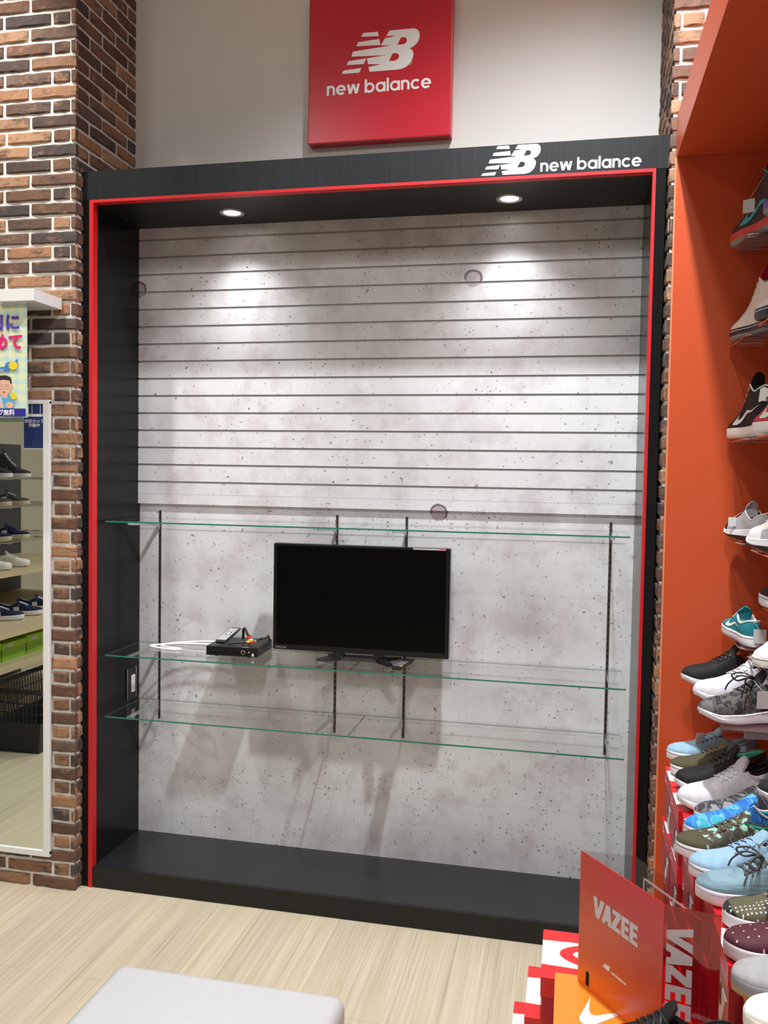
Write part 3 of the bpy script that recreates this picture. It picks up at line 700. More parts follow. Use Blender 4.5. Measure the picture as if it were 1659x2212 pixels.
# ------------------------------------------------------------------ orange shoe fixture on the right
fx = empty('shoe_display_unit', (2.5, -0.1, 0), 0, 'tall orange shoe display unit with an overhanging hood at the right edge', 'shop fixture')
fo = Vector((-2.5, 0.1, 0))
def fp(b, name, m, **k): o = b.build(name, m, fx, **k); o.location = fo; return o
b = MB(); b.box((2.195, -0.100, 0), (2.58, -0.075, 2.762)); fp(b, 'end_panel', M['orange'])
b = MB(); b.box((2.193, -0.1015, 0.0), (2.1985, -0.1003, 2.762)); fp(b, 'edge_strip', M['orange_edge'])
b = MB(); b.box((2.56, -3.0, 0), (2.58, -0.1, 2.762)); fp(b, 'back_board', M['orange'])
b = MB(); b.box((2.198, -3.0, 2.763), (2.58, -0.075, 2.905)); fp(b, 'hood', M['orange'])
# shelves inside the unit
def shelf(y0, y1, z, x0, label):
    t = empty('display_shelf', ((x0 + 2.558) / 2, (y0 + y1) / 2, z - 0.006), 0, label, 'shelf')
    h = (2.558 - x0) / 2; d = (y1 - y0) / 2
    b = MB(); b.box((-h, -d, 0), (h, d, 0.0055)); b.build('pane', M['smoke'], t)
    for yy in (-d + 0.03, d - 0.03): b = MB(); b.box((-h + 0.06, yy - 0.002, -0.022), (h + 0.0005, yy + 0.002, -0.0005)); b.build('support_arm', M['steel'], t)
shelf(-0.77, -0.115, 1.053, 2.285, 'smoky clear shelf carrying the black, white and grey camouflage trainers')

# ------------------------------------------------------------------ shoes
US = [(1 - math.cos(PI * i / 40)) / 2 for i in range(41)]
KN = {
 'low': dict(L=0.285, wS=[(0, 0), (.008, .012), (.03, .021), (.07, .028), (.16, .033), (.35, .033), (.5, .037), (.68, .046), (.8, .047), (.88, .043), (.94, .033), (.975, .021), (.992, .011), (1, 0)],
   zs=[(0, .031), (.5, .028), (1, .033)], zb=[(0, 0), (.8, 0), (1, .008)], hc=[(0, .083), (.40, .094), (.47, .090), (.56, .080), (.66, .066), (.78, .056), (.9, .051), (.96, .046), (.99, .040), (1, .033)],
   ht=[(0, .083), (.1, .074), (.25, .062), (.38, .072), (.46, .088)], wt=[(0, 0), (.02, .008), (.06, .017), (.15, .025), (.3, .028), (.45, .024)], lace=(.49, .68, 4)),
 'slip': dict(L=0.28, wS=[(0, 0), (.008, .012), (.03, .021), (.07, .028), (.16, .033), (.35, .033), (.5, .037), (.68, .045), (.8, .046), (.88, .042), (.94, .032), (.975, .020), (.992, .011), (1, 0)],
   zs=[(0, .031), (.5, .028), (1, .033)], zb=[(0, 0), (.8, 0), (1, .008)], hc=[(0, .080), (.38, .105), (.45, .098), (.56, .080), (.66, .068), (.78, .058), (.9, .052), (.96, .046), (.99, .040), (1, .033)],
   ht=[(0, .080), (.1, .072), (.25, .058), (.36, .072), (.44, .100)], wt=[(0, 0), (.02, .008), (.06, .017), (.15, .025), (.3, .028), (.43, .026)], lace=None),
 'run': dict(L=0.295, wS=[(0, 0), (.008, .012), (.03, .022), (.07, .030), (.16, .036), (.35, .034), (.5, .038), (.68, .048), (.8, .048), (.88, .044), (.94, .036), (.975, .024), (.992, .013), (1, 0)],
   zs=[(0, .040), (.3, .034), (.6, .026), (.85, .024), (1, .034)], zb=[(0, .004), (.08, 0), (.7, 0), (.85, .005), (1, .022)], hc=[(0, .095), (.40, .120), (.47, .110), (.56, .092), (.66, .078), (.76, .068), (.88, .061), (.95, .053), (.985, .044), (1, .034)],
   ht=[(0, .098), (.1, .086), (.25, .070), (.38, .088), (.46, .108)], wt=[(0, 0), (.02, .008), (.06, .018), (.15, .026), (.3, .029), (.45, .026)], lace=(.48, .66, 4)),
 'high': dict(L=0.30, wS=[(0, 0), (.008, .012), (.03, .022), (.07, .031), (.16, .037), (.35, .036), (.5, .040), (.68, .049), (.8, .049), (.88, .044), (.94, .034), (.975, .021), (.992, .011), (1, 0)],
   zs=[(0, .036), (.5, .030), (1, .032)], zb=[(0, 0), (.8, 0), (1, .008)], hc=[(0, .150), (.36, .190), (.42, .172), (.50, .138), (.58, .108), (.68, .082), (.78, .066), (.9, .056), (.96, .048), (.99, .041), (1, .034)],
   ht=[(0, .158), (.1, .150), (.22, .140), (.34, .160), (.42, .178)], wt=[(0, 0), (.02, .010), (.06, .020), (.15, .028), (.3, .031), (.42, .027)], lace=(.42, .68, 6)),
}
def section(K, u, v, s, sc_=1.0):
    # point of the upper: u along the shoe, v from the sole (0) over the side to the middle (1), s = side
    wu = max(pw(K['wS'], u) - 0.0035, 0); zs = pw(K['zs'], u); hc = pw(K['hc'], u); k_hi = K is KN['high']
    thr = 0.40 if not k_hi else 0.36
    k = min(max((u - thr) / 0.045, 0), 1); k = k * k * (3 - 2 * k)
    if u < 0.035: k = max(k, 1 - u / 0.035)
    ht = pw(K['ht'], min(u, 0.46)); wt = min(pw(K['wt'], min(u, 0.45)), wu)
    a = v * PI / 2
    yc = wu * math.cos(a) ** 0.75 if a < PI / 2 - 1e-4 else 0
    hcc = hc if u > thr else ht
    zc = zs + (hcc - zs) * math.sin(a) ** (0.85 if u > 0.6 else 1.0)
    if u > thr and u < 0.72:  # narrow instep
        t = min(1, (0.72 - u) / 0.2); y2 = wu + (pw(K['wt'], 0.43) - 0.004 - wu) * min(1, v / 0.75) ** 1.25; y2 = y2 if v < 0.75 else y2 * (1 - ((v - 0.75) / 0.25) ** 2)
        z2 = zs + (hc - zs) * min(1, math.sin(min(1, v / 0.8) * PI / 2) ** 1.1) * (0.93 + 0.07 * max(0, (v - .75) / .25)); yc += (y2 - yc) * t; zc += (z2 - zc) * t
    if v <= 0.6:
        t = v / 0.6; yo = wu + (wt - wu) * t ** 1.4 + 0.002 * math.sin(PI * t); zo = zs + (ht - zs) * t
    else:
        t = (v - 0.6) / 0.4
        if t < 0.15: yo = wt - 0.006 * t / 0.15; zo = ht + 0.001
        elif t < 0.7: yo = max(wt - 0.007, 0); zo = ht + (zs + 0.012 - ht) * (t - 0.15) / 0.55
        else: yo = max(wt - 0.007, 0) * (1 - (t - 0.7) / 0.3); zo = zs + 0.010
        yo = max(yo, 0)
    return Vector(((u - 0.5) * K['L'], s * (yo + (yc - yo) * k), zo + (zc - zo) * k))
def shoe(kind, toe, ang, label, upper, sole, lining, trim=None, lace=None, sw=None, toecap=None, side=None, stripe=None, tongue=None, outsole=None, sc_=1.0, tagc=None, bow=False, group=None, extra=None, lift=0.0):
    K = KN[kind]; L = K['L'] * sc_
    x, y, z = toe; a = math.radians(ang)
    t = empty('shoe', (x + math.cos(a) * L / 2, y + math.sin(a) * L / 2, z + 0.0008), PI + a, label, 'shoe', group)
    t.scale = (sc_, sc_, sc_)
    # sole
    b = MB(); P = []
    for u in US:
        w_ = pw(K['wS'], u); zs = pw(K['zs'], u); zb = pw(K['zb'], u); fl = 0.002 if kind == 'run' else 0
        i_ = lambda d: max(w_ - d, 0); zt = zs + (0.003 if kind == 'run' else 0.002)
        half = [(0, zb), (i_(.006), zb), (i_(.001) + fl, zb + .005), (i_(0) + fl, zb + .011), (i_(.0003), zt - .0085), (i_(.0003), zt - .0065), (i_(.0005), zt - .002), (i_(.0025), zt), (i_(.006), zt - .003)]
        P.append([Vector(((u - .5) * K['L'] + (0.0), yy, zz)) for yy, zz in half] + [Vector(((u - .5) * K['L'], -yy, zz)) for yy, zz in half[::-1]])
    def sm(i, j): 
        j2 = j if j < 9 else 16 - j
        if j2 == 4 and stripe: return 1
        if j2 <= 2 and outsole: return 2
        return 0
    b.grid(P, matf=sm); b.build('sole', [sole, stripe or sole, outsole or sole], t, smooth=True)
    # upper
    b = MB(); P = []; NV = 14
    vsamp = [0, .1, .2, .3, .4, .5, .6, .64, .68, .74, .8, .86, .93, 1.0]
    for u in US:
        row = [section(K, u, v, 1) for v in vsamp] + [section(K, u, v, -1) for v in vsamp[::-1]]
        P.append(row)
    thr = 0.40 if kind != 'high' else 0.36
    def um(i, j):
        u = (US[i] + US[i + 1]) / 2; v = vsamp[j] if j < NV else vsamp[min(27 - j, 13)]
        if u < thr + 0.005 and v >= 0.6 and u > .03: return 1
        if toecap and u > 0.80: return 2
        if side and 0.0 < u < 0.16 and v < 0.45: return 3
        if side and 0.28 < u < 0.62 and v < 0.22: return 3
        return 0
    b.grid(P, matf=um)
    up = b.build('upper', [upper, lining, toecap or upper, side or upper], t, smooth=True)
    # padded collar rim
    tr = trim or upper; b = MB(); path = []
    us = [0.03 + (thr - 0.005) * i / 14 for i in range(15)]
    for u in us: path.append(section(K, u, 0.605, 1) + Vector((0, 0, 0.001)))
    for u in us[::-1]: path.append(section(K, u, 0.605, -1) + Vector((0, 0, 0.001)))
    path = path[15:] + [Vector(((0.006 - .5) * K['L'], 0, pw(K['ht'], 0) + .001))] + path[:15]
    b.tube(path, 0.0026, n=6); b.build('collar', tr, t, smooth=True)
    # tongue
    if K['lace'] or kind == 'slip':
        b = MB(); P = []; h = 0.030 if kind != 'slip' else 0.016; u0 = K['lace'][0] if K['lace'] else 0.46
        for i in range(9):
            q = i / 8; u = u0 + 0.07 - q * (0.14 if kind != 'high' else 0.12); zz = pw(K['hc'], max(u, thr)) - 0.004 + h * max(0, q - 0.35); wd = 0.021 * (1 - 0.35 * max(0, q - .8) / .2)
            P.append([Vector(((u - .5) * K['L'], wd * c, zz + 0.004 - 0.008 * c * c)) for c in (-1, -.5, 0, .5, 1)] + [Vector(((u - .5) * K['L'] - .006, wd * c, zz + 0.001 - 0.008 * c * c)) for c in (1, .5, 0, -.5, -1)])
        b.grid(P); b.add(P[-1], [tuple(range(9, -1, -1))]); b.build('tongue', tongue or upper, t, smooth=True)
    if K['lace'] and lace:
        u0, u1, n = K['lace']; b = MB(); prev = None
        for i in range(n):
            u = u0 + (u1 - u0) * (i + .3) / n
            for s in (1, -1):
                pts = []
                for q in range(7):
                    f = -1 + 2 * q / 6; uu = u + 0.018 * f * s; v = 0.72 + 0.28 * (1 - abs(f)); pp = section(K, uu, min(v, 1), 1 if f > 0 else -1)
                    if abs(f) < .01: pp.y = 0
                    pts.append(pp + Vector((0, 0, 0.0035)))
                b.tube(pts, 0.0026, n=5, flat=0.55)
        if bow:
            c0 = section(K, u0 + 0.01, 1, 1) + Vector((0, 0, 0.006))
            for s in (1, -1):
                b.tube(smooth_path([c0, c0 + Vector((.02, s * .020, .014)), c0 + Vector((.045, s * .038, .004)), c0 + Vector((.03, s * .036, -.012)), c0 + Vector((.012, s * .014, .0)), c0], 16), 0.0024, n=5)
                b.tube(smooth_path([c0, c0 + Vector((.03, s * .018, .006)), c0 + Vector((.05, s * .042, -.02)), c0 + Vector((.058, s * .046, -.04))], 10), 0.0022, n=5)
        b.build('laces', lace, t, smooth=True)
        b = MB()
        for i in range(n):
            u = u0 + (u1 - u0) * (i + .3) / n
            for s in (1, -1):
                p = section(K, u - 0.018, .70, s); nrm = Vector((0, s, .6)).normalized()
                b.cyl(p - nrm * .001, p + nrm * .0014, 0.0034, n=8)
        if extra == 'eyelets': b.build('eyelets', M['chrome'], t)
    if sw:
        b = MB()
        for s in (1, -1):
            A = resamp(SW_OUT, 20); B = resamp(SW_IN, 20); P = []
            hz = 0.78 if kind != 'high' else 0.55; P = []
            for p, q in zip(A, B):
                row = []
                for k in range(4):
                    c = (p[0] + (q[0] - p[0]) * k / 3, p[1] + (q[1] - p[1]) * k / 3)
                    u = (0.24 + (c[0] + 0.2) * 0.46) if kind != 'high' else (0.07 + (c[0] + 0.2) * 0.62); v = 0.10 + c[1] * hz * 0.62
                    e = 1e-3; p0 = section(K, u, v, s); du = section(K, u + e, v, s) - p0; dv_ = section(K, u, min(v + e, .999), s) - p0
                    nr = du.cross(dv_) * (s if True else 1)
                    nr = nr.normalized() if nr.length > 0 else Vector((0, s, 0))
                    if nr.y * s < 0: nr = -nr
                    row.append(p0 + nr * 0.0012)
                P.append(row)
            b.grid(P)
        b.build('swoosh', sw, t)
    if tagc:
        # paper price tag on a string
        (tx, ty, tz, sz, rot) = tagc[0]; 
        b = MB(); Ft = Matrix.Translation((tx, ty, tz)) @ Matrix.Rotation(rot, 4, 'Z')
        b.cbox((-0.019 * sz, -0.0006, -0.044 * sz), (0.019 * sz, 0.0006, 0), 0.0004, M=Ft)
        if len(tagc) > 2: b.box((-0.019 * sz, -0.0009, -0.044 * sz), (0.019 * sz, 0.0009, -0.030 * sz), 1, M=Ft)
        tg = b.build('price_tag', [PAPER, TAGO], t)
        s0 = Vector(tagc[1]); b = MB(); b.tube(smooth_path([s0, (s0 + Vector((tx, ty, tz))) / 2 + Vector((0, 0.002, -.004)), Vector((tx, ty, tz - .003))], 8), 0.0007, n=4)
        b.build('string', PAPER, tg)
    return t, K
PAPER = mat('tag_paper', (0.62, 0.62, 0.63), 0.6); TAGO = mat('tag_orange', (0.85, 0.35, 0.03), 0.6)
W_ = mat('white_rubber', (0.80, 0.79, 0.83), 0.45); WF = m_fabric('white_mesh', (0.70, 0.70, 0.75), 0.7, 420, 0.5); GREYW = m_fabric('light_grey_lining', (0.42, 0.46, 0.48))
BLKF = m_fabric('black_mesh', (0.012, 0.012, 0.013), 0.7, 500, 0.5); BLK = mat('black_leather', (0.012, 0.012, 0.013), 0.45)
PIN = mat('sole_pinstripe', (0.05, 0.04, 0.05), 0.6)
LBL = m_fabric('light_blue_canvas', (0.30, 0.48, 0.62)); OLV = m_fabric('olive_canvas', (0.085, 0.078, 0.042)); OLVD = m_noisy('olive_splatter', [(0.05, 0.045, 0.03), (0.10, 0.09, 0.06), (0.05, 0.045, 0.03), (0.16, 0.15, 0.11), (0.33, 0.75, 0.56)], 42)
CAM_G = m_noisy('grey_camouflage', [(0.02, 0.02, 0.022), (0.10, 0.095, 0.09), (0.055, 0.055, 0.055), (0.14, 0.135, 0.13)], 26)
CAM_K = m_noisy('dark_camouflage', [(0.012, 0.012, 0.013), (0.03, 0.03, 0.03), (0.06, 0.06, 0.06)], 26)
WAVE_G = m_noisy('grey_wave_print', [(0.05, 0.05, 0.06), (0.16, 0.16, 0.17), (0.04, 0.04, 0.05), (0.28, 0.28, 0.3)], 16, vec=(2.2, 1, 1))
WAVE_B = m_noisy('blue_wave_print', [(0.02, 0.16, 0.55), (0.05, 0.30, 0.72), (0.02, 0.20, 0.62), (0.14, 0.45, 0.80), (0.03, 0.38, 0.5)], 15, vec=(2.2, 1, 1))
TEAL = m_fabric('teal_suede', (0.015, 0.20, 0.24)); TEALB = mat('bright_teal', (0.03, 0.42, 0.50), 0.5); MINT = mat('mint_lining', (0.03, 0.30, 0.18), 0.7)
SBL = m_noisy('slate_blue_slub', [(0.10, 0.18, 0.22), (0.15, 0.25, 0.30), (0.22, 0.36, 0.42)], 9, vec=(1, 1, 18), interp='LINEAR')
CAMD = m_dots('dotted_camouflage', (0.03, 0.025, 0.02), (0.75, 0.75, 0.72), 115, 0.17, under=((0.035, 0.026, 0.02), (0.10, 0.095, 0.05), (0.012, 0.016, 0.02)), square=True)
MAR = m_dots('maroon_dots', (0.075, 0.010, 0.018), (0.75, 0.5, 0.5), 48, 0.085)
SUEDE = m_fabric('pale_grey_suede', (0.36, 0.365, 0.37), 0.9, 600, 0.1); GUM = mat('gum_rubber', (0.42, 0.30, 0.12), 0.5); MIDG = mat('grey_foxing', (0.25, 0.26, 0.27), 0.6)
REDU = m_fabric('red_knit', (0.55, 0.03, 0.055)); REDS = mat('red_sole', (0.72, 0.06, 0.05), 0.4); PURP = mat('purple_trim', (0.16, 0.10, 0.5), 0.5)
LGR = m_fabric('mid_grey_suede', (0.42, 0.42, 0.44)); MARD = m_fabric('dark_plum', (0.03, 0.012, 0.02)); CREAM = mat('cream_foam', (0.6, 0.55, 0.4), 0.8); TAUPE = mat('taupe_lace', (0.10, 0.075, 0.05), 0.8)
GLACE = mat('grey_lace', (0.07, 0.075, 0.08), 0.8); BLACE = mat('blue_lace', (0.28, 0.42, 0.62), 0.8); OFFW = mat('offwhite_leather', (0.85, 0.84, 0.80), 0.4); PINKR = m_fabric('coral_red_canvas', (0.62, 0.06, 0.09))

def tl(kind): return KN[kind]
# upper smoky shelf
shoe('run', (2.240, -0.290, 1.053), 12, 'black mesh trainer with a white sole, farthest on the upper smoky shelf', BLKF, W_, BLKF, lace=BLK)
shoe('run', (2.250, -0.490, 1.053), 12, 'white mesh trainer between the black and the grey camouflage trainers', WF, W_, GREYW, lace=W_, sw=None)
shoe('run', (2.236, -0.705, 1.053), 16, 'grey camouflage trainer with a black collar and a blank square tag', CAM_G, W_, BLKF, trim=BLK, tongue=BLKF, lace=BLK, bow=True, tagc=((-0.005, 0.052, 0.092, 1.05, 0), (0.01, 0.02, 0.115)))
# lower smoky shelf
shoe('low', (2.207, -0.255, 0.7995), 8, 'pale blue canvas shoe with a paper tag, farthest on the shoeboxes beside the orange panel', LBL, W_, GREYW, lace=LBL, stripe=PIN, extra='eyelets', tagc=((0.045, 0.02, 0.096, 0.8, 0.3), (0.02, 0, 0.088)))
shoe('low', (2.203, -0.400, 0.7995), 10, 'plain olive canvas shoe with taupe laces beside the pale blue one', OLV, W_, MINT, lace=TAUPE, stripe=PIN, side=CAM_K)
shoe('run', (2.201, -0.530, 0.7995), 10, 'all black mesh trainer tucked behind the big white trainer', BLKF, W_, BLKF, lace=BLK, side=CAM_K)
shoe('run', (2.192, -0.685, 0.7995), 16, 'large white mesh trainer on the shoeboxes, just left of the wave-print slip-ons', WF, W_, GREYW, lace=W_, side=None, sc_=1.06)
# row on the red boxes
HB = 0.7995
shoe('slip', (2.222, -0.778, HB), 12, 'dark grey wave-print slip-on beside the white trainer', WAVE_G, W_, BLKF, trim=W_, stripe=PIN)
shoe('slip', (2.185, -0.878, HB), 12, 'bright blue wave-print slip-on on the red shoeboxes', WAVE_B, W_, TEAL, trim=W_, stripe=PIN)
shoe('low', (2.152, -0.985, HB), 10, 'olive canvas shoe with mint splatter on its side', OLVD, W_, MINT, toecap=OLV, lace=TAUPE, stripe=PIN)
shoe('low', (2.168, -1.098, HB), 10, 'sky blue canvas shoe with blue laces and metal eyelets', LBL, W_, MAR, lace=BLACE, stripe=PIN, bow=False, extra='eyelets')
shoe('low', (2.168, -1.205, HB), 10, 'slate blue streaked canvas shoe with grey laces', SBL, W_, TEAL, lace=GLACE, stripe=mat('pale_stripe', (0.4, 0.6, 0.8), .5), bow=True)
shoe('low', (2.205, -1.312, HB), 8, 'dark camouflage shoe dotted with white squares and black laces', CAMD, W_, BLKF, lace=BLK, bow=False)
shoe('low', (2.188, -1.432, HB), 10, 'maroon canvas shoe with small white dots', MAR, W_, MARD, stripe=W_)
shoe('low', (2.182, -1.552, HB), 12, 'pale grey suede shoe with a gum sole', SUEDE, MIDG, LGR, outsole=GUM, stripe=MIDG)
shoe('low', (2.182, -1.665, HB), 14, 'plain white leather shoe at the lower right corner', OFFW, OFFW, LGR)
shoe('run', (2.330, -1.000, 0.956), 14, 'white-soled dark trainer cut off by the right edge above the boxes', BLKF, W_, BLKF, sc_=0.72)
shelf(-1.12, -0.90, 0.955, 2.345, 'narrow smoky shelf above the boxes at the right edge')
# shoes on wall brackets, with their brackets
def bracket(x, y, z, label, sc_=1.0):
    # clear plate in a chrome wire frame, fixed to the back board on the right
    t = empty('shoe_bracket', (x, y, z), 0, label, 'bracket'); L = 0.25 * sc_
    b = MB(); b.cbox((-0.048, -L, -0.004), (0.040, -0.02, 0), 0.001); b.build('plate', M['acrylic'], t)
    b = MB(); b.tube([(0.045, -L - .004, -0.009), (-0.040, -L - .004, -0.009), (-0.052, -L + 0.01, -0.009), (-0.052, -0.03, -0.009), (-0.04, -0.016, -0.009), (0.045, -0.016, -0.009)], 0.0026, n=6)
    xe = 2.5595 - x
    for yy in (-L + .03, -0.06): b.tube([(-0.052, yy, -0.009), (xe, yy, -0.009)], 0.0024, n=6)
    b.build('wire_frame', M['chrome'], t)
def wall_shoe(kind, x, y, z, ang, label, blabel, **k):
    if ang < 0: bracket(x + .035, y, z - 0.001, blabel)
    else: bracket(x + .06, y + .27, z - 0.001, blabel)
    return shoe(kind, (x, y, z), ang, label, **k)
HT = PI / 2
wall_shoe('high', 2.395, -0.130, 2.440, -74, 'black and teal high-top with a red sole under the orange hood', 'chrome bracket under the black and teal high-top', upper=BLK, sole=REDS, lining=REDU, trim=TEALB, sw=TEALB, lace=BLK, tongue=REDU, outsole=MIDG, sc_=1.12, tagc=((-0.045, 0.070, 0.085, 0.8, 0.8), (-0.050, 0.030, 0.150)))
wall_shoe('high', 2.425, -0.470, 2.440, -74, 'dark high-top with purple trim and a blank tag, topmost at the right edge', 'chrome bracket under the dark and purple high-top', upper=BLKF, sole=PURP, lining=BLKF, trim=PURP, lace=BLK, outsole=MIDG, sc_=1.12, tagc=((-0.05, 0.075, 0.125, 1.0, 1.1), (-0.05, 0.03, 0.155)))
wall_shoe('high', 2.400, -0.130, 2.145, -74, 'white high-top with a red collar lining and black sole', 'chrome bracket under the white and red high-top', upper=OFFW, sole=BLK, lining=REDU, trim=OFFW, lace=W_, tongue=REDU, sw=None, outsole=MIDG, stripe=W_)
wall_shoe('high', 2.412, -0.455, 2.150, -74, 'white high-top with teal and purple accents and an orange-ended tag', 'chrome bracket under the white, teal and purple high-top', upper=OFFW, sole=BLK, lining=TEAL, trim=TEALB, side=PURP, toecap=OFFW, lace=W_, stripe=W_, tagc=((-0.03, 0.062, 0.070, 0.8, 0.9), (-0.03, 0.030, 0.13), 1))
s5, _ = wall_shoe('high', 2.405, -0.130, 1.834, -80, 'black canvas high-top with a white sole and white heel panel', 'chrome bracket under the black canvas high-top', upper=BLKF, sole=OFFW, lining=CREAM, trim=OFFW, sw=OFFW, lace=W_, sc_=0.95)
s6, _ = wall_shoe('high', 2.420, -0.450, 1.834, -80, 'coral red canvas high-top with a white sole and white heel panel', 'chrome bracket under the coral red high-top', upper=PINKR, sole=OFFW, lining=CREAM, trim=OFFW, sw=OFFW, lace=W_, sc_=0.95)
def ankle_panel(t, col, word):
    K = KN['high']; b = MB(); P = []
    seq = [(u, 1) for u in (.10, .07, .045, .02, .006)] + [(0.0, 0)] + [(u, -1) for u in (.006, .02, .045, .07, .10)]
    for u, s_ in seq:
        row = []
        for k in range(6):
            v = 0.36 + 0.22 * k / 5; p = section(K, u, v, s_ or 1); 
            if s_ == 0: p.y = 0
            d = Vector((-1.0 if u < .03 else -.4, s_ * (1.0 if u > .01 else .3), 0)).normalized() * 0.0022
            row.append(p + d)
        P.append(row)
    b.grid(P); o = b.build('heel_panel', OFFW, t)
    text_obj('lettering', word, col, 0.020, (-0.1535, 0.0, 0.104), (0, -1, 0), (0, 0, 1), o, align='CENTER', bold=.0005)
ankle_panel(s5, BLK, 'NIKE'); ankle_panel(s6, PINKR, 'NIKE')
wall_shoe('run', 2.402, -0.130, 1.520, -76, 'black and grey low trainer with a wavy white sole and a thin tag', 'chrome bracket under the black and grey trainer', upper=LGR, sole=W_, lining=BLKF, trim=OFFW, toecap=BLKF, lace=BLK, sc_=0.85, outsole=BLK, tagc=((0.03, 0.050, 0.075, 0.75, 0.9), (0.02, 0.02, 0.095)))
wall_shoe('run', 2.415, -0.450, 1.510, -76, 'white low trainer with a wavy sole in front of the black and grey one', 'chrome bracket under the white wall trainer', upper=OFFW, sole=W_, lining=LGR, trim=OFFW, side=LGR, lace=W_, outsole=BLK)
wall_shoe('run', 2.455, -0.780, 1.640, -80, 'grey trainer cut off by the right edge, above the white wall trainer', 'chrome bracket under the cut-off grey trainer', upper=LGR, sole=W_, lining=LGR, lace=W_)
wall_shoe('low', 2.412, -0.135, 1.205, -86, 'teal suede low shoe with a white emblem and a hanging square tag', 'chrome bracket under the teal suede shoe', upper=TEAL, sole=W_, lining=GREYW, trim=OFFW, sw=OFFW, lace=W_, stripe=PIN, sc_=0.95, tagc=((-0.150, -0.012, 0.058, 1.0, HT), (-0.138, 0.0, 0.084)))
wall_shoe('low', 2.395, -0.69, 1.195, 58, 'white low shoe with a black emblem and a yellow-ended tag', 'chrome bracket under the white shoe with the black emblem', upper=OFFW, sole=OFFW, lining=GREYW, trim=OFFW, sw=BLK, lace=W_, stripe=PIN, tagc=((0.04, 0.056, 0.085, 1.0, 0.3), (0.03, 0.02, 0.09), 1))
wall_shoe('low', 2.455, -0.450, 1.345, -80, 'dark plum low shoe cut off by the right edge', 'chrome bracket under the dark plum shoe', upper=MARD, sole=W_, lining=MARD, trim=OFFW, stripe=PIN)

# ------------------------------------------------------------------ shoeboxes
BR = mat('box_red', (0.66, 0.015, 0.02), 0.35); BRD = mat('box_dark_red', (0.42, 0.01, 0.015), 0.4); BWH = mat('box_white', (0.72, 0.71, 0.70), 0.35); BOR = mat('box_orange', (0.86, 0.25, 0.025), 0.35); HOLE = mat('finger_hole', (0.10, 0.02, 0.02), 0.8)
def shoebox(x0, y0, ztop, label, W=0.275, Dp=0.20, H=0.124, band=True, org=False, group=None, rz=0.0, logo=True):
    t = empty('shoebox', (x0, y0, ztop - H), rz, label, 'shoebox', group)
    base, lid = (BOR, BOR) if org else (BRD, BR)
    b = MB(); b.box((0.003, 0.003, 0.0006), (W - 0.003, Dp - 0.003, H - 0.01)); b.build('box_base', base, t)
    b = MB(); zr = H - 0.045; b.box((0, 0, H - 0.002), (W, Dp, H)); b.box((0, 0, zr), (0.0025, Dp, H - 0.002)); b.box((W - .0025, 0, zr), (W, Dp, H - 0.002)); b.box((0.0025, 0, zr), (W - .0025, .0025, H - 0.002)); b.box((0.0025, Dp - .0025, zr), (W - .0025, Dp, H - 0.002))
    Ft = plane_map((0, 0, H), (1, 0, 0), (0, 1, 0)); Fl = plane_map((0, Dp, zr), (0, -1, 0), (0, 0, 1), (-1, 0, 0)); Fb = plane_map((0.003, Dp, 0.0006), (0, -1, 0), (0, 0, 1), (-1, 0, 0))
    if not org:
        b.prism([[(0, Dp * .26), (W, Dp * .20), (W, Dp * .80), (0.17, Dp * .80), (0, Dp * .76)]], Ft, 0.0003, 1)
        # red ribbon around the emblem
        el = [(0.205 + 0.165 * math.cos(a), Dp * .52 + Dp * .30 * math.sin(a)) for a in [PI + (i - 12) / 12 * 1.15 for i in range(25)]]
        el2 = [(0.225 + 0.155 * math.cos(a), Dp * .53 + Dp * .17 * math.sin(a)) for a in [PI + (i - 12) / 12 * 1.15 for i in range(25)]]
        P = [[Ft(p[0], p[1], .0005), Ft(q[0], q[1], .0005)] for p, q in zip(el, el2)]; b.grid(P, 0)
        swoosh2d(b, Ft, 0.10, Dp * .42, 0.14, 1, th=.0006)
        # little emblem on the end of the lid
        swoosh2d(b, Fl, 0.028, 0.016, 0.034, 1)
        b.prism([[(0.030, 0.010), (0.052, 0.010), (0.052, 0.014), (0.030, 0.014)]], Fl, .0005, 1)
    else:
        swoosh2d(b, Ft, 0.05, 0.055, 0.12, 1, th=.0005)
    b.build('lid', [lid, BWH], t)
    # end face print: white label with a finger hole
    b = MB()
    if not org:
        b.prism([[(0.075, 0.004), (0.115, 0.004), (0.150, 0.070), (0.165, 0.078), (0.118, 0.078), (0.100, 0.055)]], Fb, .0006, 1)
    hl = [(0.100 + 0.011 * math.cos(2 * PI * k / 16), 0.055 + 0.022 * math.sin(2 * PI * k / 16)) for k in range(16)]
    b.prism([hl], Fb, .0010, 0); b.build('end_print', [HOLE, BWH], t)
    return t
ords = ['lowest', 'second from the bottom', 'third from the bottom', 'second from the top', 'topmost']
near = ['against the orange end panel', 'second from the orange end panel', 'third from the orange end panel', 'fourth from the orange end panel', 'fifth from the orange end panel', 'under the maroon dotted shoe', 'under the gum-soled shoe', 'nearest the camera']
for si, x0 in enumerate((2.240, 2.198, 2.196, 2.206, 2.180, 2.204, 2.198, 2.210)):
    n = 5; h = 0.7985 / n; y0 = -0.312 - si * 0.191
    for k in range(n):
        shoebox(x0 + random.uniform(-.005, .005), y0, 0.7985 - (n - 1 - k) * h, f'red shoebox, {ords[k]} in the stack {near[si]}', W=0.30, Dp=0.184, H=h - 0.0006, group='red shoeboxes stacked under the shoes')
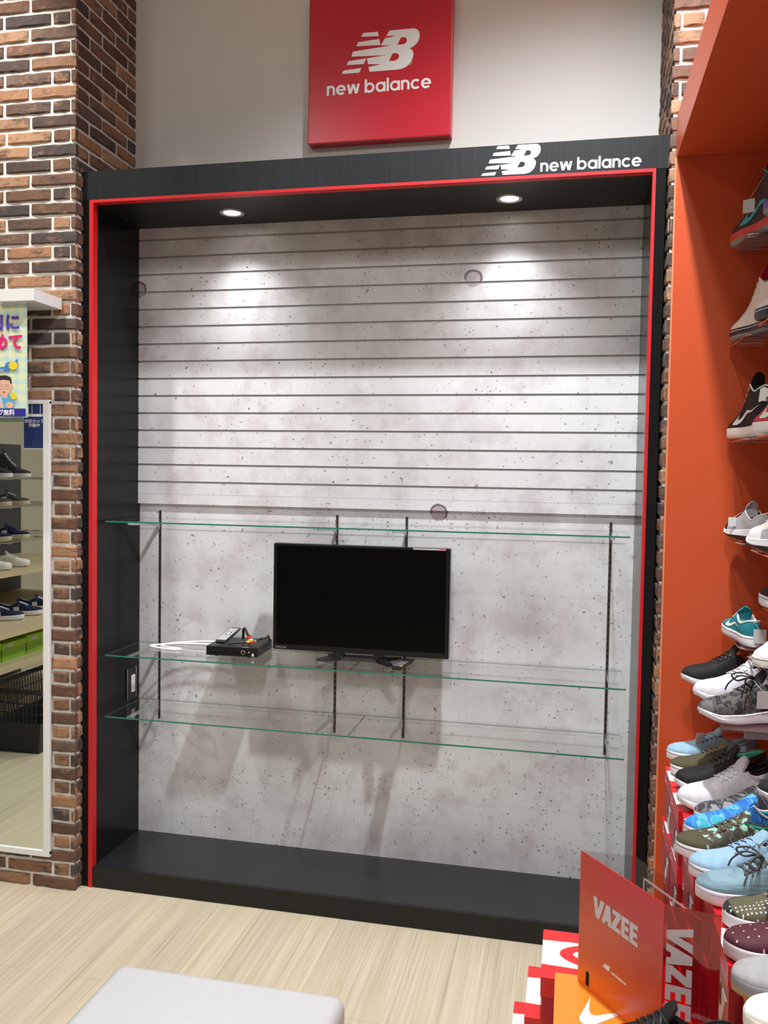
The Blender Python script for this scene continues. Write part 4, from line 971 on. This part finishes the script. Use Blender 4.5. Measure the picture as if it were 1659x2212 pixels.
# boxes in front, under the clear sign
for k in range(3):
    shoebox(1.785, -1.209, 0.097 * (k + 1), f'red shoebox low in the stepped pile left of the sign, {["on the floor", "second from the floor", "third from the floor"][k]}', Dp=0.2075, H=0.0964, W=0.26)
for k, (x, y, top) in enumerate(((1.779, -1.209, 0.392), (1.812, -1.221, 0.494), (1.846, -1.231, 0.596))):
    shoebox(x, y, top, ['red shoebox barely seen at the bottom edge, left of the stepped pile', 'red shoebox with a white end, one below the top of the stepped pile', 'red shoebox with a large white emblem on its lid, top of the stepped pile'][k], Dp=0.2075, H=0.1010 if k == 0 else 0.1015, W=0.274)
for k in range(5):
    t = shoebox(1.877, -1.474, 0.1242 * (k + 1), ['orange shoebox on the floor, lowest of its pile', 'orange shoebox second from the floor in its pile', 'orange shoebox in the middle of its pile', 'orange shoebox just below the topmost one', 'orange shoebox with a white emblem, top of its pile under the red sign'][k], Dp=0.226, H=0.1238, W=0.270, org=True)
    if k == 4: text_obj('lid_lettering', 'nike', HOLE, 0.062, (0.104, 0.025, 0.1240), (1, 0, 0), (0, 1, 0), t, sx=1.0)

# folded acrylic sign on the orange box
vs_ = empty('standing_sign', (1.9255, -1.267, 0.6215), 0, 'folded red acrylic sign reading VAZEE standing on the orange shoebox', 'sign')
A = Vector((0, 0, 0)); B = Vector((0.181, -0.245, 0)); Cc = Vector((0.298, -0.268, 0)); Dd = Vector((0.135, -0.003, 0)); HS = 0.343; vs_.scale = (0.83, 0.83, 0.83)
def m_board():
    m = mat('sunset_print', (0.7, 0.1, 0.03), 0.25, spec=0.5); t = NT(m); c = t.n('ShaderNodeTexCoord'); x = t.n('ShaderNodeSeparateXYZ'); t.l(c.outputs['Object'], x.inputs[0])
    g = t.math('ADD', t.math('MULTIPLY', x.outputs[2], 2.0), t.math('MULTIPLY', x.outputs[0], 0.9)); n = t.noise(t.coord(rot=(0, 0.6, 0.4), scale=(2, 2, 5)), 2.2, 1, 0.3)
    g = t.math('ADD', g, t.math('MULTIPLY', t.math('SUBTRACT', n, 0.5), 0.6))
    t.base(t.ramp(g, [(0.0, (0.85, 0.20, 0.02)), (0.30, (0.62, 0.09, 0.02)), (0.5, (0.55, 0.05, 0.022)), (0.85, (0.60, 0.012, 0.02))])); return m
def sheet(P0, P1, mt, name, z0=0.0, th=0.0022):
    d = (P1 - P0); nrm = Vector((-d.y, d.x, 0)).normalized() * th / 2; b = MB()
    vs = [P0 - nrm, P1 - nrm, P1 + nrm, P0 + nrm]; vs = [v + Vector((0, 0, z0)) for v in vs] + [v + Vector((0, 0, HS)) for v in vs]
    b.add(vs, [(0, 3, 2, 1), (4, 5, 6, 7), (0, 1, 5, 4), (1, 2, 6, 5), (2, 3, 7, 6), (3, 0, 4, 7)]); return b.build(name, mt, vs_)
o = sheet(A, B, m_board(), 'front_board')
dAB = (B - A).normalized(); nAB = Vector((dAB.y, -dAB.x, 0)); Fv = plane_map(A + nAB * .0012, dAB, (0, 0, 1), nAB)
b = MB(); vazee(b, Fv, 0.056, 0.200, 0.165, 0.050); b.build('lettering', mat('grey_ink', (0.62, 0.60, 0.62), 0.4), o)
b = MB(); nb_logo(b, Fv, 0.098, 0.089, 0.013, .0006); nb_text(b, Fv, 0.131, 0.089, 0.054, .0006); b.build('small_print', M['ink'], o)
b = MB(); hp = [(0.040 + .0065 * math.cos(PI * k / 8), 0.038 + .0065 * math.sin(PI * k / 8)) for k in range(9)] + [(0.0335, 0.008), (0.0465, 0.008)]; b.prism([hp], Fv, .0006); b.build('slot', M['slotdark'], o)
o = sheet(B, Cc, M['red_film'], 'side_wing')
dBC = (Cc - B).normalized(); nBC = Vector((dBC.y, -dBC.x, 0)); Fw = plane_map(B + nBC * .0012, dBC, (0, 0, 1), nBC)
b = MB(); vazee(b, Fw, 0.006, 0.300, 0.212, 0.056, rot=True); b.build('side_lettering', mat('pale_grey_ink', (0.50, 0.46, 0.48), 0.4), o)
o = sheet(Dd, Cc, M['acrylic'], 'back_pane')
dDC = (Cc - Dd).normalized(); nDC = Vector((dDC.y, -dDC.x, 0)); Fd = plane_map(Dd + nDC * .0012, dDC, (0, 0, 1), nDC)
b = MB()
for r in ([(0.035, 0.05), (0.040, 0.05), (0.040, 0.305), (0.035, 0.305)], [(0.035, 0.300), (0.255, 0.300), (0.255, 0.305), (0.035, 0.305)], [(0.250, 0.05), (0.255, 0.05), (0.255, 0.300), (0.250, 0.300)]): b.prism([r], Fd, .0006)
b.build('printed_outline', mat('frosted_line', (0.7, 0.65, 0.68), 0.5), o)
sheet(A, Dd, M['acrylic'], 'left_pane')
# black trainer at the bottom edge, standing on another box
for k in range(5):
    shoebox(1.965, -1.685, 0.1346 * (k + 1), f'red shoebox in the pile carrying the black trainer at the bottom edge, {["lowest", "second", "third", "fourth", "topmost"][k]}', H=0.134, Dp=0.19, W=0.185)
shoe('run', (1.935, -1.600, 0.6735), 6, 'black mesh trainer at the bottom edge in front of the red sign', BLKF, BLK, BLKF, lace=BLK, sc_=0.85)

# ------------------------------------------------------------------ mirror, poster and sign on the brick pillar
mr = empty('wall_mirror', (-0.455, -0.055, 0.149), 0, 'tall mirror in a thin white frame on the left brick pillar', 'mirror')
b = MB(); hw = 0.300; zt = 1.815
b.cbox((-hw - 0.012, -0.016, -0.004), (-hw + 0.010, 0, zt + .006), .002); b.cbox((hw - 0.006, -0.016, -0.004), (hw + 0.022, 0, zt + .006), .002)
b.cbox((-hw, -0.0165, -0.012), (hw + .022, 0, 0.012), .002); b.cbox((-hw, -0.0165, zt - .006), (hw + .022, 0, zt + .010), .002); b.build('frame', M['white'], mr)
b = MB(); b.box((-hw, -0.009, 0.005), (hw, -0.002, zt)); b.build('glass', M['mirror'], mr)
# security camera notice on the mirror
NAVY = mat('navy_print', (0.012, 0.03, 0.14), 0.5)
nt = empty('security_notice', (-0.198, -0.0655, 1.780), 0, 'small dark blue security camera notice with Japanese text on the mirror', 'notice')
b = MB(); b.box((-0.052, -0.0012, 0), (0.046, 0, 0.186)); b.build('card', [M['white']], nt)
b = MB(); b.box((-0.050, -0.0018, 0.003), (0.0435, -0.0012, 0.128)); b.box((-0.028, -0.0018, 0.139), (0.034, -0.0012, 0.180)); b.build('blue_field', NAVY, nt)
b = MB(); b.box((-0.0145, -0.0022, 0.139), (-0.0125, -0.0018, 0.180)); b.box((0.022, -0.0022, 0.139), (0.024, -0.0018, 0.180)); b.build('camera_mark', M['white'], nt)
text_obj('notice_text', '\u9632\u72af\u30ab\u30e1\u30e9\n\u4f5c\u52d5\u4e2d', M['ink'], 0.0165, (-0.0032, -0.0022, 0.104), (1, 0, 0), (0, 0, 1), nt, align='CENTER', sx=1.04)
# shelf block and poster
wb = empty('wall_bracket_box', (-0.18, -0.052, 2.325), 0, 'white box-shaped bracket on the brick above the hanging poster', 'bracket')
b = MB(); b.cbox((-0.068, -0.185, 0.002), (0.092, -0.001, 0.046), .002); b.build('housing', M['white'], wb)
b = MB(); b.cbox((-0.32, -0.180, 0.002), (-0.074, -0.001, 0.040), .002); b.build('housing', M['white'], wb)
po = empty('hanging_poster', (-0.36, -0.205, 1.895), 0, 'pale check sale poster with Japanese words and a man in glasses at the left edge', 'poster')
def m_plaid():
    m = mat('pastel_check', (0.7, 0.8, 0.7), 0.28); t = NT(m); c = t.n('ShaderNodeTexCoord'); x = t.n('ShaderNodeSeparateXYZ'); t.l(c.outputs['Object'], x.inputs[0])
    sx = t.math('SINE', t.math('MULTIPLY', x.outputs[0], 150)); sz = t.math('SINE', t.math('MULTIPLY', x.outputs[2], 150))
    f = t.math('ADD', t.math('MULTIPLY', t.math('GREATER_THAN', sx, 0.3), 0.4), t.math('MULTIPLY', t.math('GREATER_THAN', sz, 0.3), 0.4))
    t.base(t.mix(f, (0.74, 0.80, 0.52), (0.42, 0.68, 0.80))); return m
b = MB(); PW = 0.222; P = []
for i in range(13):
    x = -0.22 + (PW + 0.22) * i / 12
    P.append([Vector((x, -0.003 * math.sin(i * 0.9) * (k / 8) , 0.428 * (1 - k / 8) )) for k in range(9)])
b.grid(P[::-1]); P2 = [[p + Vector((0, .0008, 0)) for p in r] for r in P]; b.grid(P2); b.build('sheet', m_plaid(), po)
YP = -0.0045
b = MB(); b.box((-0.22, YP - .0004, 0.004), (PW - 0.003, YP, 0.034)); b.build('blue_band', mat('poster_navy', (0.03, 0.03, 0.28), .4), po)
PU = mat('poster_violet', (0.10, 0.05, 0.35), .5); PK = mat('poster_pink', (0.70, 0.02, 0.16), .5)
ex = (1, 0, 0); ez = (0, 0, 1)
text_obj('poster_text', '\u65e5\u306b', PU, 0.066, (0.064, YP, 0.335), ex, ez, po, ext=.0004, bold=.0022); text_obj('poster_text', '\u8fbc\u3081\u3066', PK, 0.064, (0.016, YP, 0.262), ex, ez, po, ext=.0006, bold=.0028)
text_obj('poster_text', '\u30f3\u30b0\u7121\u6599', M['ink'], 0.024, (0.076, YP - .0006, 0.010), ex, ez, po, bold=.0005)
Fp = plane_map((0, YP, 0), ex, ez, (0, -1, 0))
b = MB(); b.prism([[(0.02, 0.170), (0.07, 0.163), (0.130, 0.178), (0.150, 0.176), (0.150, 0.196), (0.186, 0.222), (0.184, 0.196), (0.176, 0.192), (0.155, 0.212), (0.135, 0.206), (0.13, 0.192), (0.07, 0.188), (0.02, 0.196)][::-1]], Fp, .0006); b.build('ribbon', mat('ribbon_blue', (0.06, 0.22, 0.55), .5), po)
text_obj('ribbon_text', "ER'S DAY", M['ink'], 0.0165, (0.062, YP - .0006, 0.172), ex, ez, po, sx=.95)
# man clip-art drawn as flat coloured shapes
def blob(cx, cy, rx, ry, n=24, a0=0, a1=360): return [(cx + rx * math.cos(math.radians(a0 + (a1 - a0) * k / n)), cy + ry * math.sin(math.radians(a0 + (a1 - a0) * k / n))) for k in range(n if a1 - a0 == 360 else n + 1)]
SK = mat('print_skin', (0.80, 0.48, 0.36), .5); HR = mat('print_hair', (0.03, 0.02, 0.025), .5); SH = mat('print_shirt', (0.10, 0.42, 0.68), .5); PB = mat('print_pale_blue', (0.45, 0.66, 0.85), .5); YL = mat('print_yellow', (0.85, 0.66, 0.03), .5); LN = mat('print_line', (0.40, 0.15, 0.10), .5)
b = MB(); b.prism([[(0.098, 0.034), (0.166, 0.034), (0.172, 0.060), (0.158, 0.082), (0.135, 0.088), (0.112, 0.082), (0.096, 0.060)]], Fp, .0003, 0)
b.prism([blob(0.128, 0.118, 0.029, 0.037)], Fp, .0006, 1); b.prism([[(0.116, 0.074), (0.141, 0.074), (0.138, 0.095), (0.119, 0.095)]], Fp, .0005, 1)
b.prism([blob(0.158, 0.122, 0.005, 0.008, 12)], Fp, .0005, 1)
b.prism([[(0.094, 0.122), (0.093, 0.146), (0.106, 0.158), (0.134, 0.160), (0.155, 0.152), (0.160, 0.132), (0.156, 0.124), (0.150, 0.140), (0.122, 0.143), (0.101, 0.139), (0.098, 0.124)]], Fp, .0008, 2)
b.prism([blob(0.106, 0.048, 0.016, 0.012)], Fp, .0008, 1); b.prism([blob(0.150, 0.047, 0.017, 0.012)], Fp, .0008, 1)
b.prism([[(0.112, 0.034), (0.128, 0.038), (0.112, 0.082), (0.094, 0.074)]], Fp, .0006, 3); b.prism([blob(0.168, 0.082, 0.014, 0.014)], Fp, .0007, 4); b.prism([blob(0.166, 0.196, 0.019, 0.016)], Fp, .0009, 4)
for cx in (0.112, 0.138):
    o_, q_ = arc(cx, 0.116, 0.0105, 0.0095, 0, 360, 20); P = [[Fp(p[0], p[1], .0009), Fp(q[0], q[1], .0009)] for p, q in zip(o_, q_)]; b.grid(P, 5)
    o_, q_ = arc(cx, 0.114, 0.0055, 0.0045, 20, 160, 8); P = [[Fp(p[0], p[1], .0009), Fp(q[0], q[1], .0009)] for p, q in zip(o_, q_)]; b.grid(P, 5)
b.prism([blob(0.126, 0.096, 0.006, 0.0035, 12)], Fp, .0009, 5)
b.build('printed_figure', [SH, SK, HR, PB, YL, LN], po)
b = MB(); b.tube([(-0.2, 0.001, 0.430), (PW - .004, 0.001, 0.430)], 0.003, n=6); b.build('hanging_rod', M['white'], po)

# ------------------------------------------------------------------ white bench
be = empty('bench', (1.06, -1.45, 0), math.radians(0.0), 'low white upholstered bench with rounded edges at the bottom edge', 'bench')
def rbox(b, a, c, r, mi=0, seg=5, M=None):
    bm = bmesh.new(); bmesh.ops.create_cube(bm, size=1)
    for v in bm.verts: v.co = Vector([(a[i] + c[i]) / 2 + v.co[i] * (c[i] - a[i]) for i in range(3)])
    bmesh.ops.bevel(bm, geom=list(bm.edges), offset=r, segments=seg, affect='EDGES', profile=0.5); bm.verts.index_update()
    b.add([v.co.copy() for v in bm.verts], [[v.index for v in f.verts] for f in bm.faces], mi, M); bm.free()
b = MB(); rbox(b, (-0.305, -0.45, 0.06), (0.315, 0.345, 0.415), 0.032); b.build('seat_cushion', M['bench'], be, smooth=True)
b = MB(); pth = [(0.3152, -0.43, 0.36), (0.3156, 0.26, 0.36)]; 
b.tube(smooth_path([(0.3153, -0.43, 0.37), (0.3153, 0.22, 0.37), (0.3153, 0.29, 0.33), (0.3153, 0.31, 0.26), (0.3153, 0.31, 0.10)], 40), 0.0016, n=6); b.build('piping', M['ink'], be)
Fe = plane_map((0.3150, 0, 0), (0, 1, 0), (0, 0, 1), (1, 0, 0)); b = MB()
b.prism([[(-0.42, 0.085), (0.305, 0.085), (0.309, 0.25), (0.300, 0.315), (0.270, 0.350), (0.22, 0.367), (-0.42, 0.367)]], Fe, .0012); b.build('side_panel', M['bench_side'], be)
for x in (-0.24, 0.25):
    for y in (-0.38, 0.27): b = MB(); b.cyl((x, y, 0), (x, y, 0.062), 0.018, n=14); b.build('leg', M['steel'], be)

# ------------------------------------------------------------------ display rack that the mirror reflects
rk = empty('display_rack', (-2.1, -2.3, 0), 0, 'shoe rack with wooden boards seen in the mirror', 'shop fixture')
RW = mat('rack_wood', (0.55, 0.45, 0.28), .5); RM = mat('rack_metal', (0.05, 0.05, 0.055), .5)
def rp(b, n, m): o = b.build(n, m, rk); o.location = (2.1, 2.3, 0); return o
b = MB(); b.box((-2.60, -3.4, 0.97), (-1.80, -1.2, 1.00)); rp(b, 'board', RW)
b = MB(); b.box((-2.60, -3.4, 0.665), (-1.45, -1.2, 0.70)); rp(b, 'board', RW)
b = MB(); b.box((-2.60, -3.4, 0.455), (-1.45, -1.2, 0.485)); rp(b, 'board', RW)
b = MB(); b.box((-2.64, -3.4, 0), (-2.60, -1.2, 1.9)); rp(b, 'back_grid_panel', RM)
b = MB(); b.box((-2.60, -1.2, 0), (-1.75, -1.17, 1.0)); rp(b, 'end_cheek', RM)
for z in (1.20, 1.44, 1.635):
    b = MB()
    for k in range(8): b.cyl((-2.55 + k * .1, -3.4, z - .004), (-2.55 + k * .1, -1.2, z - .004), .003, n=6)
    for y in (-3.4, -2.8, -2.2, -1.6, -1.2): b.cyl((-2.6, y, z - .010), (-1.83, y, z - .010), .004, n=6)
    rp(b, 'wire_shelf', M['steel'])
NAVYC = m_fabric('navy_canvas', (0.012, 0.02, 0.06)); DKGR = m_fabric('charcoal_canvas', (0.04, 0.045, 0.045)); OLG = m_fabric('grey_olive_canvas', (0.07, 0.075, 0.06))
R = [(1.635, 'high', DKGR, W_, 'charcoal'), (1.44, 'low', OLG, CREAM, 'grey-green'), (1.20, 'low', NAVYC, CREAM, 'navy'), (1.002, 'low', OFFW, OFFW, 'white'), (0.702, 'low', NAVYC, W_, 'dark')]
def copy_tree(o, parent=None):
    c = o.copy(); COL.objects.link(c)
    if parent: c.parent = parent
    for ch in list(o.children): copy_tree(ch, c)
    return c
protos = {}
spots_y = (-1.34, -1.56, -1.78, -2.0, -2.22, -2.46)
for (z, kind, up_, so_, nm) in R:
    first = None
    xf = -1.62 if z < .9 else -1.86
    for k, y in enumerate(spots_y):
        lb = f'{nm} shoe on the reflected rack, {["first", "second", "third", "fourth", "fifth", "sixth"][k]} along its shelf from the near end'
        if first is None:
            s_, _ = shoe(kind, (xf, y, z), 180 + 35, lb, up_, so_, GREYW, lace=W_ if nm != 'navy' else NAVYC, group=f'{nm} shoes on the reflected rack', tagc=((-.02, .05, .06, .9, 0), (0, .03, .08), 1), lift=0)
            first = s_; base_x = xf
            s_.location = (xf - 0.16, y, z + .001); s_.rotation_euler = (0, 0, math.radians(-28))
        else:
            c = copy_tree(first); c.location = (xf - 0.16 + 0.02 * math.sin(k * 2.3), y, z + .001); c.rotation_euler = (0, 0, math.radians(-28 + 8 * math.sin(k * 1.7)))
            c['label'] = lb
LIME = mat('lime_card', (0.32, 0.62, 0.02), .5); LIMED = mat('lime_card_dark', (0.22, 0.45, 0.02), .5)
for k in range(5):
    t = empty('lime_shoebox', (-1.58, -1.35 - k * 0.26, 0.486), math.radians(3 * (k % 2)), f'lime green shoebox on the low reflected rack board, {["first", "second", "third", "fourth", "fifth"][k]} from its near end', 'shoebox', 'lime shoeboxes on the reflected rack')
    b = MB(); b.box((-0.30, -0.12, 0), (0.0, 0.12, 0.105)); b.build('box_base', LIMED, t)
    b = MB(); b.box((-0.303, -0.123, 0.108 - .03), (0.003, 0.123, 0.112 + .008 * (k % 2))); b.build('lid', LIME, t)
    b = MB(); b.box((0.0031, 0.02, 0.084), (0.0045, 0.08, 0.104)); b.build('label', PAPER, t)
bk = empty('shopping_basket', (-1.32, -1.80, 0), 0, 'black plastic shopping basket on the floor, seen in the mirror', 'basket')
b = MB()
def brect(z, g): return [(-0.14 - g, -0.26 - g, z), (0.14 + g, -0.26 - g, z), (0.14 + g, 0.26 + g, z), (-0.14 - g, 0.26 + g, z)]
r0, r1, r2_, r3 = brect(0.002, 0), brect(0.19, 0.03), brect(0.37, 0.055), brect(0.40, 0.062)
def band(a, c): 
    n = len(b.v); 
    b.add(a + c, [(i, (i + 1) % 4, 4 + (i + 1) % 4, 4 + i) for i in range(4)])
band(r0, r1); band(r2_, r3); b.add(r0, [(3, 2, 1, 0)]); 
for z, g in ((0.25, .038), (0.31, .047)): 
    q = brect(z, g); b.tube(q, 0.005, n=4, closed=True)
for i in range(4):
    p, q, p2, q2 = Vector(r1[i]), Vector(r1[(i + 1) % 4]), Vector(r2_[i]), Vector(r2_[(i + 1) % 4]); n = 22 if i % 2 else 12
    for k in range(n + 1): b.tube([p + (q - p) * k / n, p2 + (q2 - p2) * k / n], 0.0035, n=4)
b.build('tub', M['dark'], bk)
b = MB(); b.tube(smooth_path([(-0.19, -0.1, 0.40), (-0.05, -0.1, 0.43), (0.05, -0.1, .43), (0.19, -0.1, 0.40)], 12), 0.006, n=6); b.build('handle', M['dark'], bk)
# brick column at the far end of the shop, seen over the rack in the mirror
